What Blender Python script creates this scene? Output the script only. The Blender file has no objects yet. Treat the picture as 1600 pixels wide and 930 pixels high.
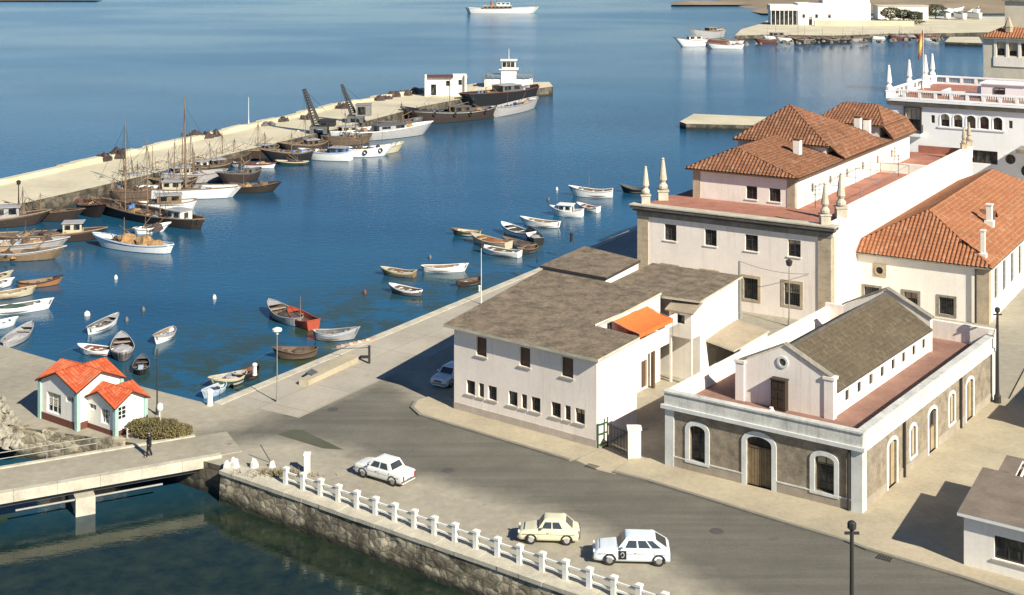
import bpy, bmesh, math, random
from mathutils import Vector, noise
from mathutils.geometry import tessellate_polygon
random.seed(7)
R = math.radians
scene = bpy.context.scene
COL = scene.collection

# ------------------------------------------------------------------ camera calibration
F, H, Y0 = 2075.0, 34.0, -85.0        # focal length (photo pixels), eye height, horizon row
WZ = -2.0                             # water level
def G(px, py, z=0.0):
    """point of the horizontal plane z that the photo shows at (px, py)"""
    Y = F * (H - z) / (py - Y0)
    return Vector(((px - 800) * Y / F, Y, z))

# ------------------------------------------------------------------ materials
def nt(name):
    m = bpy.data.materials.new(name); m.use_nodes = True
    t = m.node_tree; t.nodes.clear()
    out = t.nodes.new('ShaderNodeOutputMaterial')
    b = t.nodes.new('ShaderNodeBsdfPrincipled')
    t.links.new(b.outputs[0], out.inputs[0])
    return m, t, b
def N(t, kind, **kw):
    n = t.nodes.new(kind)
    for k, v in kw.items(): setattr(n, k, v)
    return n
def ramp(t, src, p0, p1, c0, c1):
    r = N(t, 'ShaderNodeValToRGB')
    r.color_ramp.elements[0].position = p0; r.color_ramp.elements[1].position = p1
    r.color_ramp.elements[0].color = (*c0, 1) if len(c0) == 3 else c0
    r.color_ramp.elements[1].color = (*c1, 1) if len(c1) == 3 else c1
    t.links.new(src, r.inputs[0]); return r
def mixc(t, fac, a, b, mode='MIX'):
    m = N(t, 'ShaderNodeMixRGB', blend_type=mode)
    for i, x in zip((0, 1, 2), (fac, a, b)):
        if isinstance(x, (int, float)): m.inputs[i].default_value = x
        elif isinstance(x, tuple): m.inputs[i].default_value = (*x, 1)
        else: t.links.new(x, m.inputs[i])
    return m.outputs[0]
def math_(t, op, a, b=None):
    m = N(t, 'ShaderNodeMath', operation=op)
    for i, x in enumerate((a, b)):
        if x is None: continue
        if isinstance(x, (int, float)): m.inputs[i].default_value = x
        else: t.links.new(x, m.inputs[i])
    return m.outputs[0]
def pos(t, scale=(1, 1, 1)):
    g = N(t, 'ShaderNodeNewGeometry'); mp = N(t, 'ShaderNodeMapping')
    t.links.new(g.outputs['Position'], mp.inputs[0]); mp.inputs['Scale'].default_value = scale
    return mp.outputs[0]
def objc(t, scale=(1, 1, 1)):
    g = N(t, 'ShaderNodeTexCoord'); mp = N(t, 'ShaderNodeMapping')
    t.links.new(g.outputs['Object'], mp.inputs[0]); mp.inputs['Scale'].default_value = scale
    return mp.outputs[0]
def noise_(t, vec, scale, detail=6, rough=0.6):
    n = N(t, 'ShaderNodeTexNoise'); n.inputs['Scale'].default_value = scale
    n.inputs['Detail'].default_value = detail; n.inputs['Roughness'].default_value = rough
    t.links.new(vec, n.inputs['Vector']); return n.outputs['Fac']
def bump(t, b, h, strength=0.3, dist=0.02):
    n = N(t, 'ShaderNodeBump'); n.inputs['Strength'].default_value = strength
    n.inputs['Distance'].default_value = dist
    t.links.new(h, n.inputs['Height']); t.links.new(n.outputs[0], b.inputs['Normal'])

def mat_rough(name, c, var=0.25, scale=0.6, fine=9.0, rough=0.9, stain=0.0, stainc=(0.25, 0.2, 0.14), bmp=0.25, world=True):
    """weathered surface: broad tone patches, fine speckle and optional vertical rain stains"""
    m, t, b = nt(name)
    v = pos(t) if world else objc(t)
    big = noise_(t, v, scale, 5, 0.6); fi = noise_(t, v, fine, 3, 0.7)
    f = math_(t, 'ADD', math_(t, 'MULTIPLY', big, 0.65), math_(t, 'MULTIPLY', fi, 0.35))
    lo = tuple(x * (1 - var) for x in c); hi = tuple(min(1, x * (1 + var)) for x in c)
    col = ramp(t, f, 0.34, 0.66, lo, hi).outputs[0]
    if stain > 0:
        vs = pos(t, (2.2, 2.2, 0.16)) if world else objc(t, (2.2, 2.2, 0.16))
        s = ramp(t, noise_(t, vs, 1.0, 5, 0.65), 0.52, 0.8, (0, 0, 0), (stain,) * 3).outputs[0]
        col = mixc(t, s, col, stainc)
    t.links.new(col, b.inputs['Base Color']); b.inputs['Roughness'].default_value = rough
    if bmp: bump(t, b, fi, bmp, 0.03)
    return m
def mat_plain(name, c, rough=0.6, metal=0.0, var=0.12, spec=0.5):
    m, t, b = nt(name)
    f = noise_(t, objc(t), 2.3, 4)
    col = ramp(t, f, 0.3, 0.7, tuple(x * (1 - var) for x in c), tuple(min(1, x * (1 + var)) for x in c)).outputs[0]
    t.links.new(col, b.inputs['Base Color']); b.inputs['Roughness'].default_value = rough
    b.inputs['Metallic'].default_value = metal; b.inputs['Specular IOR Level'].default_value = spec
    return m
def mat_tiles(name, c_lo, c_hi, mortar, period=0.30, row=0.42, light=0.5, var=0.3):
    """barrel tiles: corrugation along u, courses along v (uv in metres), pale mortar at the course ends"""
    m, t, b = nt(name)
    uv = N(t, 'ShaderNodeUVMap'); sep = N(t, 'ShaderNodeSeparateXYZ'); t.links.new(uv.outputs[0], sep.inputs[0])
    u, vv = sep.outputs[0], sep.outputs[1]
    fu = math_(t, 'FRACT', math_(t, 'DIVIDE', u, period))
    fv = math_(t, 'FRACT', math_(t, 'DIVIDE', vv, row))
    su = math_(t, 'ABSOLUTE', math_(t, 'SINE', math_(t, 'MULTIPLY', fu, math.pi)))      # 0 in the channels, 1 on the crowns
    v = pos(t)
    big = noise_(t, v, 0.35, 5); cell = noise_(t, v, 2.6, 3, 0.8)
    f = math_(t, 'ADD', math_(t, 'MULTIPLY', big, 0.5), math_(t, 'MULTIPLY', cell, 0.5))
    col = ramp(t, f, 0.35, 0.65, c_lo, c_hi).outputs[0]
    cx = N(t, 'ShaderNodeCombineXYZ'); t.links.new(math_(t, 'FLOOR', math_(t, 'DIVIDE', u, period)), cx.inputs[0]); t.links.new(math_(t, 'FLOOR', math_(t, 'DIVIDE', vv, row)), cx.inputs[1])
    wn = N(t, 'ShaderNodeTexWhiteNoise'); t.links.new(cx.outputs[0], wn.inputs['Vector'])
    col = mixc(t, math_(t, 'MULTIPLY', math_(t, 'GREATER_THAN', wn.outputs['Value'], 0.6), var), col, tuple(x * 0.6 for x in c_lo))
    col = mixc(t, math_(t, 'MULTIPLY', math_(t, 'LESS_THAN', wn.outputs['Value'], 0.07), 0.25), col, mortar)
    lich = ramp(t, noise_(t, v, 0.7, 6, 0.75), 0.52, 0.66, (0, 0, 0), (0.4,) * 3).outputs[0]
    col = mixc(t, lich, col, (c_lo[0] * .55, c_lo[0] * .42, c_lo[0] * .25))
    mm = math_(t, 'MULTIPLY', math_(t, 'LESS_THAN', fv, 0.3), math_(t, 'GREATER_THAN', su, 0.72))
    mm = math_(t, 'MULTIPLY', math_(t, 'MULTIPLY', mm, light), math_(t, 'GREATER_THAN', noise_(t, v, 1.7, 3, .8), 0.46))
    col = mixc(t, mm, col, mortar)
    chan_shade = math_(t, 'MULTIPLY', math_(t, 'LESS_THAN', su, 0.3), 0.3)  # shade of the channels put into the tile colour, besides the modelled ridges
    col = mixc(t, chan_shade, col, tuple(x * 0.35 for x in c_lo))
    t.links.new(col, b.inputs['Base Color']); b.inputs['Roughness'].default_value = 0.9
    h = math_(t, 'ADD', math_(t, 'MULTIPLY', fv, -0.6), math_(t, 'MULTIPLY', cell, 0.6))
    bump(t, b, h, 0.7, 0.06)
    return m
def mat_stonewall(name, c_lo, c_hi, joint, scale=1.6):
    m, t, b = nt(name)
    v = pos(t, (1, 1, 1.7))
    wob = N(t, 'ShaderNodeTexNoise'); wob.inputs['Scale'].default_value = 1.4; t.links.new(v, wob.inputs['Vector'])
    vec = N(t, 'ShaderNodeVectorMath', operation='ADD'); sc = N(t, 'ShaderNodeVectorMath', operation='SCALE')
    sc.inputs['Scale'].default_value = 0.35; t.links.new(wob.outputs['Color'], sc.inputs[0])
    t.links.new(v, vec.inputs[0]); t.links.new(sc.outputs[0], vec.inputs[1])
    vo = N(t, 'ShaderNodeTexVoronoi', distance='CHEBYCHEV'); vo.inputs['Scale'].default_value = scale; t.links.new(vec.outputs[0], vo.inputs['Vector'])
    ve = N(t, 'ShaderNodeTexVoronoi', feature='DISTANCE_TO_EDGE', distance='CHEBYCHEV'); ve.inputs['Scale'].default_value = scale; t.links.new(vec.outputs[0], ve.inputs['Vector'])
    sepc = N(t, 'ShaderNodeSeparateColor'); t.links.new(vo.outputs['Color'], sepc.inputs[0])
    f = math_(t, 'ADD', math_(t, 'MULTIPLY', sepc.outputs[0], 0.5), math_(t, 'MULTIPLY', noise_(t, v, 0.8, 6, 0.7), 0.5))
    col = ramp(t, f, 0.25, 0.75, c_lo, c_hi).outputs[0]
    e = ramp(t, ve.outputs['Distance'], 0.01, 0.07, (0.75,) * 3, (0, 0, 0)).outputs[0]
    col = mixc(t, e, col, joint)
    st = ramp(t, noise_(t, pos(t, (0.5, 0.5, 0.2)), 1.0, 6, 0.7), 0.46, 0.62, (0, 0, 0), (0.85,) * 3).outputs[0]
    col = mixc(t, st, col, tuple(x * 0.55 for x in joint))
    # tide mark: algae-dark band at the waterline (a real stain of the stone)
    g = N(t, 'ShaderNodeNewGeometry'); sp = N(t, 'ShaderNodeSeparateXYZ'); t.links.new(g.outputs['Position'], sp.inputs[0])
    zz = math_(t, 'ADD', sp.outputs[2], math_(t, 'MULTIPLY', noise_(t, v, 1.1, 4), 0.6))
    td = ramp(t, math_(t, 'MULTIPLY', math_(t, 'ADD', zz, 2.2), 0.5), 0.36, 0.56, (0.93,) * 3, (0, 0, 0)).outputs[0]
    col = mixc(t, td, col, (0.018, 0.02, 0.012))
    t.links.new(col, b.inputs['Base Color']); b.inputs['Roughness'].default_value = 0.92
    bump(t, b, ve.outputs['Distance'], 0.8, 0.08)
    return m
def mat_glass(name='window_glass', c=(0.015, 0.018, 0.02)):
    m, t, b = nt(name)
    col = ramp(t, noise_(t, pos(t, (1, 1, .45)), 1.5, 3, .7), 0.48, 0.72, c, (0.13, 0.12, 0.1)).outputs[0]
    t.links.new(col, b.inputs['Base Color']); b.inputs['Roughness'].default_value = 0.12
    b.inputs['Specular IOR Level'].default_value = 0.45
    return m

M = {}
M['plaster'] = mat_rough('white_plaster', (0.86, 0.785, 0.69), 0.1, 0.35, 6, 0.9, 0.45, (0.46, 0.39, 0.3), 0.12)
M['plaster2'] = mat_rough('clean_white_plaster', (0.87, 0.82, 0.73), 0.08, 0.3, 5, 0.9, 0.35, (0.55, 0.48, 0.37), 0.1)
M['bluewhite'] = mat_rough('bright_limewash', (0.92, 0.92, 0.9), 0.05, 0.3, 5, 0.9, 0.2, (0.6, 0.58, 0.52), 0.1)
M['pink'] = mat_rough('pinkish_white_plaster', (0.88, 0.785, 0.69), 0.1, 0.3, 5, 0.9, 0.42, (0.5, 0.41, 0.33), 0.12)
M['stucco'] = mat_rough('grey_brown_roughcast', (0.26, 0.215, 0.155), 0.42, 1.6, 7, 0.95, 0.35, (0.2, 0.165, 0.12), 0.5)
M['trim'] = mat_rough('bluish_white_trim', (0.62, 0.63, 0.6), 0.16, 0.8, 8, 0.85, 0.5, (0.36, 0.33, 0.28), 0.15)
M['trimdirty'] = mat_rough('stained_white_parapet', (0.58, 0.57, 0.52), 0.25, 0.9, 7, 0.9, 0.75, (0.25, 0.21, 0.16), 0.2)
M['towerstone'] = mat_rough('cream_tower_stone', (0.6, 0.54, 0.42), 0.14, 0.4, 3, 0.9, 0.3)
M['ashlar'] = mat_rough('tan_cut_stone', (0.44, 0.36, 0.25), 0.25, 0.8, 5, 0.9, 0.35, (0.22, 0.17, 0.11), 0.3)
M['cornice'] = mat_rough('grey_weathered_cornice_stone', (0.26, 0.235, 0.19), 0.35, 1.0, 6, 0.9, 0.7, (0.09, 0.08, 0.07), 0.3)
M['moulding'] = mat_rough('dark_cornice_stone', (0.10, 0.09, 0.075), 0.4, 1.0, 6, 0.9, 0.6, (0.03, 0.03, 0.03), 0.3)  # plain dark grey tone with near-black streaks
M['redfloor'] = mat_rough('red_terrace_tiles', (0.36, 0.155, 0.105), 0.22, 0.7, 4, 0.85, 0.0)
M['brownfloor'] = mat_rough('brown_terrace_tiles', (0.27, 0.145, 0.105), 0.24, 0.6, 4, 0.85)
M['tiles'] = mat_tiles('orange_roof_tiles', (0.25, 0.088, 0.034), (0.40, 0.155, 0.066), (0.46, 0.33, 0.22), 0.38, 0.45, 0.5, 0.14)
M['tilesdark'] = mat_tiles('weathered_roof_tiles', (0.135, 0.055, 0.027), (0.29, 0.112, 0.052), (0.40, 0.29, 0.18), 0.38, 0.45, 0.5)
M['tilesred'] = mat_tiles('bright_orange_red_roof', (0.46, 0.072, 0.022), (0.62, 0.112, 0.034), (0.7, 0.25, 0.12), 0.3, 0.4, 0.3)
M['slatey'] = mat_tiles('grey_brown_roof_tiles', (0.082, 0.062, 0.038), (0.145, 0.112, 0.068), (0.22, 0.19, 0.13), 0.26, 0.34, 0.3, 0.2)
M['felt'] = mat_rough('grey_brown_gravel_roof', (0.185, 0.143, 0.096), 0.5, 0.9, 3.6, 0.95, 0.0, bmp=0.5)
M['felt2'] = mat_rough('tan_gravel_roof', (0.34, 0.28, 0.2), 0.2, 0.5, 4, 0.95)
M['orange'] = mat_plain('orange_awning_cloth', (0.78, 0.17, 0.035), 0.8)
M['glass'] = mat_glass()
M['carglass'] = mat_plain('car_glass', (0.04, 0.045, 0.05), 0.06, var=.3, spec=1.0)
M['frame_dark'] = mat_plain('dark_painted_wood', (0.05, 0.042, 0.035), 0.6)
M['frame_brown'] = mat_plain('brown_wood', (0.12, 0.07, 0.04), 0.7)
M['frame_white'] = mat_plain('white_painted_wood', (0.7, 0.7, 0.66), 0.5)
M['door_wood'] = mat_rough('olive_brown_door_wood', (0.2, 0.145, 0.075), 0.3, 2, 9, 0.7)
M['door_pale'] = mat_rough('pale_wood_door', (0.4, 0.31, 0.18), 0.2, 2, 9, 0.7)
M['green'] = mat_plain('green_painted_metal', (0.03, 0.09, 0.045), 0.5)
M['palegreen'] = mat_plain('pale_green_paint', (0.34, 0.5, 0.44), 0.7)
M['iron'] = mat_plain('dark_iron', (0.03, 0.028, 0.026), 0.6)
M['steel'] = mat_plain('grey_steel', (0.24, 0.235, 0.21), 0.5)
M['white'] = mat_plain('white_paint', (0.8, 0.8, 0.76), 0.45, var=0.05)
M['offwhite'] = mat_rough('chalky_white_paint', (0.76, 0.75, 0.68), 0.1, 2, 8, 0.8, 0.25, (0.4, 0.35, 0.27))
M['cream'] = mat_plain('cream_paint', (0.52, 0.46, 0.32), 0.5, var=0.06)
M['wood'] = mat_rough('weathered_deck_wood', (0.12, 0.082, 0.055), 0.3, 1.5, 7, 0.8, world=False)
M['tan'] = mat_rough('worn_tan_wood', (0.22, 0.15, 0.088), 0.25, 1.5, 6, 0.6, world=False)
M['orangewood'] = mat_rough('orange_varnished_wood', (0.33, 0.14, 0.055), 0.2, 1.5, 6, 0.5, world=False)
M['black'] = mat_plain('black_hull_paint', (0.018, 0.018, 0.02), 0.45)
M['darkbrown'] = mat_plain('dark_brown_hull', (0.042, 0.029, 0.023), 0.6)
M['redbrown'] = mat_plain('red_brown_hull', (0.14, 0.048, 0.034), 0.6)
M['red'] = mat_plain('orange_red_paint', (0.36, 0.065, 0.03), 0.7)
M['grey'] = mat_plain('grey_hull_paint', (0.36, 0.35, 0.34), 0.55)
M['dkgrey'] = mat_plain('dark_grey_paint', (0.12, 0.12, 0.12), 0.6)
M['blue'] = mat_plain('blue_hull_paint', (0.1, 0.2, 0.42), 0.5)
M['paleblue'] = mat_plain('pale_blue_paint', (0.42, 0.52, 0.62), 0.5)
M['dkgreen'] = mat_plain('dark_green_paint', (0.05, 0.085, 0.06), 0.6)
M['net'] = mat_rough('ochre_fishing_net', (0.34, 0.205, 0.09), 0.4, 3, 14, 0.95, bmp=0.8, world=False)
M['netdark'] = mat_rough('dark_fishing_net', (0.07, 0.05, 0.045), 0.5, 3, 14, 0.95, bmp=0.8, world=False)
M['rubber'] = mat_plain('black_rubber', (0.02, 0.02, 0.02), 0.8)
M['skin'] = mat_plain('skin', (0.5, 0.32, 0.22), 0.6)
M['cloth'] = mat_plain('black_cloth', (0.015, 0.014, 0.016), 0.9)
M['rock'] = mat_rough('pale_boulder_stone', (0.31, 0.285, 0.22), 0.45, 0.9, 6, 0.95, bmp=0.6)
M['flag_red'] = mat_plain('red_cloth', (0.42, 0.14, 0.07), 0.8)
M['flag_yellow'] = mat_plain('yellow_cloth', (0.55, 0.42, 0.14), 0.8)
M['stonewall'] = mat_stonewall('rough_stone_masonry', (0.17, 0.145, 0.095), (0.56, 0.49, 0.35), (0.12, 0.1, 0.065), 1.5)
M['quaywall'] = mat_stonewall('dark_quay_masonry', (0.07, 0.062, 0.045), (0.2, 0.17, 0.12), (0.04, 0.035, 0.025), 0.8)
M['coping'] = mat_rough('pale_coping_stone', (0.5, 0.46, 0.36), 0.25, 0.8, 6, 0.9, 0.0)
M['carwhite'] = mat_plain('white_car_paint', (0.8, 0.8, 0.74), 0.25, var=0.02)
M['carcream'] = mat_plain('cream_car_paint', (0.72, 0.68, 0.46), 0.25, var=0.02)
M['carblue'] = mat_plain('bluish_white_car_paint', (0.72, 0.78, 0.8), 0.25, var=0.02)
M['chrome'] = mat_plain('chrome', (0.6, 0.6, 0.6), 0.2, 1.0)
M['lens'] = mat_plain('lamp_lens', (0.7, 0.68, 0.6), 0.15)
M['redlens'] = mat_plain('red_lamp_lens', (0.35, 0.03, 0.02), 0.25)

def mat_ground():
    m, t, b = nt('dusty_ground')
    v = pos(t)
    f = math_(t, 'ADD', math_(t, 'MULTIPLY', noise_(t, v, 0.09, 6, 0.65), 0.6), math_(t, 'MULTIPLY', noise_(t, v, 1.6, 4, 0.7), 0.4))
    c = ramp(t, f, 0.36, 0.64, (0.26, 0.232, 0.178), (0.43, 0.388, 0.295)).outputs[0]
    at = N(t, 'ShaderNodeAttribute', attribute_name='tar')
    a = math_(t, 'ADD', at.outputs['Fac'], math_(t, 'MULTIPLY', math_(t, 'SUBTRACT', noise_(t, v, 0.35, 6, 0.7), 0.5), 0.6))
    k = ramp(t, a, 0.3, 0.75, (0, 0, 0), (1, 1, 1)).outputs[0]
    k = math_(t, 'MULTIPLY', k, math_(t, 'GREATER_THAN', at.outputs['Fac'], 0.02))
    tarc = ramp(t, math_(t, 'ADD', math_(t, 'MULTIPLY', noise_(t, v, 0.25, 6, 0.7), 0.55), math_(t, 'MULTIPLY', noise_(t, v, 5, 3, 0.8), 0.45)), 0.36, 0.64, (0.112, 0.104, 0.082), (0.178, 0.167, 0.132)).outputs[0]
    col = mixc(t, k, c, tarc)
    mr = N(t, 'ShaderNodeMapping'); gg = N(t, 'ShaderNodeNewGeometry'); t.links.new(gg.outputs['Position'], mr.inputs[0])
    mr.inputs['Rotation'].default_value = (0, 0, R(38)); mr.inputs['Scale'].default_value = (0.035, 0.8, 1)
    trk = ramp(t, noise_(t, mr.outputs[0], 1.0, 4, 0.65), 0.42, 0.62, (0, 0, 0), (0.4,) * 3).outputs[0]
    col = mixc(t, math_(t, 'MULTIPLY', trk, k), col, (0.075, 0.07, 0.055))
    # cracks and oil spots
    oil = ramp(t, noise_(t, v, 0.7, 3, 0.5), 0.68, 0.76, (0, 0, 0), (0.45,) * 3).outputs[0]
    col = mixc(t, oil, col, (0.08, 0.07, 0.055))
    t.links.new(col, b.inputs['Base Color']); b.inputs['Roughness'].default_value = 0.95
    bump(t, b, noise_(t, v, 7, 4, 0.8), 0.35, 0.03)
    return m
M['ground'] = mat_ground()
M['quay'] = mat_rough('quay_concrete', (0.40, 0.365, 0.30), 0.16, 0.22, 3, 0.95, 0, bmp=0.3)
def mat_slabs(name, c, ang, w, l):
    m, t, b = nt(name); v = pos(t)
    mp = N(t, 'ShaderNodeMapping'); g = N(t, 'ShaderNodeNewGeometry'); t.links.new(g.outputs['Position'], mp.inputs[0]); mp.inputs['Rotation'].default_value = (0, 0, R(ang))
    br = N(t, 'ShaderNodeTexBrick'); t.links.new(mp.outputs[0], br.inputs['Vector']); br.inputs['Scale'].default_value = 1.0; br.inputs['Brick Width'].default_value = l; br.inputs['Row Height'].default_value = w
    br.inputs['Mortar Size'].default_value = 0.035; br.inputs['Color1'].default_value = (0.92, 0.92, 0.92, 1); br.inputs['Color2'].default_value = (1.06, 1.05, 1.03, 1); br.inputs['Mortar'].default_value = (0.68, 0.66, 0.62, 1); br.offset = 0.0
    f = math_(t, 'ADD', math_(t, 'MULTIPLY', noise_(t, v, 0.22, 6, .7), .6), math_(t, 'MULTIPLY', noise_(t, v, 4, 3, .8), .4))
    col = ramp(t, f, .34, .66, tuple(x * .8 for x in c), tuple(x * 1.18 for x in c)).outputs[0]
    col = mixc(t, 1.0, col, br.outputs['Color'], 'MULTIPLY')
    oil = ramp(t, noise_(t, v, .5, 4, .6), .62, .74, (0, 0, 0), (.4,) * 3).outputs[0]
    col = mixc(t, oil, col, tuple(x * .45 for x in c))
    t.links.new(col, b.inputs['Base Color']); b.inputs['Roughness'].default_value = .95; bump(t, b, noise_(t, v, 5, 3, .8), .3, .02); return m
M['quay'] = mat_slabs('quay_concrete_slabs', (0.40, 0.362, 0.295), -58.7, 3.7, 5.0)
M['pave'] = mat_rough('beige_pavement', (0.42, 0.36, 0.25), 0.2, 0.25, 4, 0.95, 0, bmp=0.3)
M['kerb'] = mat_rough('grey_kerb_stone', (0.24, 0.215, 0.17), 0.2, 0.6, 5, 0.9)
M['mole'] = mat_rough('pale_mole_concrete', (0.56, 0.50, 0.36), 0.2, 0.1, 1.4, 0.95, 0, bmp=0.4)
M['deck'] = mat_rough('bridge_roadway', (0.29, 0.25, 0.195), 0.2, 0.3, 3, 0.95)
M['hill'] = mat_rough('dry_hillside', (0.26, 0.2, 0.13), 0.35, 0.02, 0.2, 0.95)
M['shoal'] = mat_rough('sea_bed', (0.04, 0.05, 0.03), 0.5, 0.3, 2, 0.95)

def mat_water():
    m, t, b = nt('harbour_water')
    g = N(t, 'ShaderNodeNewGeometry'); sp = N(t, 'ShaderNodeSeparateXYZ'); t.links.new(g.outputs['Position'], sp.inputs[0])
    X, Y = sp.outputs[0], sp.outputs[1]
    v = pos(t)
    # deep water blue; green and shallow in the canal basin next to the bridge
    big = noise_(t, pos(t, (0.02, 0.035, 1)), 1.0, 4, 0.55)
    deep = ramp(t, big, 0.35, 0.65, (0.008, 0.062, 0.118), (0.015, 0.094, 0.168)).outputs[0]
    mid = noise_(t, pos(t, (0.5, 0.5, 1)), 1.0, 5, 0.7)
    green = ramp(t, mid, 0.36, 0.66, (0.007, 0.017, 0.014), (0.026, 0.038, 0.021)).outputs[0]
    side = math_(t, 'ADD', math_(t, 'MULTIPLY', X, -0.46), Y)          # along the bridge: below the line = canal basin
    k = ramp(t, math_(t, 'MULTIPLY', math_(t, 'SUBTRACT', side, 92.0), 0.02), 0.0, 0.22, (1, 1, 1), (0, 0, 0)).outputs[0]
    col = mixc(t, k, deep, green)
    # weed patches on the bed along the quay
    ql = math_(t, 'ADD', math_(t, 'MULTIPLY', X, 0.855), math_(t, 'MULTIPLY', Y, -0.519))   # distance to the quay line
    qd = math_(t, 'MULTIPLY', math_(t, 'ADD', ql, 70.1), -1.0)                              # metres off the quay
    near = ramp(t, math_(t, 'MULTIPLY', qd, 0.04), 0.45, 1.0, (1, 1, 1), (0, 0, 0)).outputs[0]
    lim = ramp(t, math_(t, 'MULTIPLY', Y, 0.005), 0.66, 0.86, (1, 1, 1), (0, 0, 0)).outputs[0]
    w = ramp(t, noise_(t, pos(t, (0.22, 0.22, 1)), 1.0, 5, 0.7), 0.43, 0.54, (0, 0, 0), (0.9,) * 3).outputs[0]
    w = math_(t, 'MULTIPLY', math_(t, 'MULTIPLY', math_(t, 'MULTIPLY', w, near), lim), math_(t, 'GREATER_THAN', qd, 0.0))
    col = mixc(t, w, col, (0.03, 0.05, 0.016))
    t.links.new(col, b.inputs['Base Color'])
    # wind: ruffled belts alternate with slick water
    wind = noise_(t, pos(t, (0.006, 0.009, 1)), 1.0, 3, 0.5)
    ro = ramp(t, wind, 0.4, 0.6, (0.06,) * 3, (0.15,) * 3).outputs[0]
    t.links.new(math_(t, 'MULTIPLY', ro, math_(t, 'SUBTRACT', 1.0, math_(t, 'MULTIPLY', k, 0.7))), b.inputs['Roughness'])
    b.inputs['IOR'].default_value = 1.333; b.inputs['Specular IOR Level'].default_value = 0.5
    h = math_(t, 'ADD', math_(t, 'MULTIPLY', noise_(t, pos(t, (0.7, 1.3, 1)), 1.0, 3, 0.6), 0.6),
              math_(t, 'MULTIPLY', noise_(t, pos(t, (3.0, 4.4, 1)), 1.0, 2, 0.6), 0.25))
    n = N(t, 'ShaderNodeBump'); n.inputs['Distance'].default_value = 0.1
    far = ramp(t, math_(t, 'MULTIPLY', Y, 0.002), 0.14, 0.6, (0.36,) * 3, (1.0,) * 3).outputs[0]
    t.links.new(math_(t, 'MULTIPLY', far, math_(t, 'SUBTRACT', 1.0, math_(t, 'MULTIPLY', k, 0.5))), n.inputs['Strength'])
    t.links.new(h, n.inputs['Height']); t.links.new(n.outputs[0], b.inputs['Normal'])
    return m
M['water'] = mat_water()

# ------------------------------------------------------------------ mesh builder
class Frame:
    """local building axes: x along u, y along v (degrees, need not be square), z up; relative to the origin O"""
    def __init__(s, O, au, av=None):
        s.O = Vector((O[0], O[1], O[2] if len(O) > 2 else 0.0))
        av = au + 90 if av is None else av
        s.u = Vector((math.cos(R(au)), math.sin(R(au)), 0)); s.v = Vector((math.cos(R(av)), math.sin(R(av)), 0))
    def __call__(s, x, y, z): return s.u * x + s.v * y + Vector((0, 0, z))
    def world(s, x, y, z=0): return s.O + s(x, y, z)
ID = lambda x, y, z: Vector((x, y, z))

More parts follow.
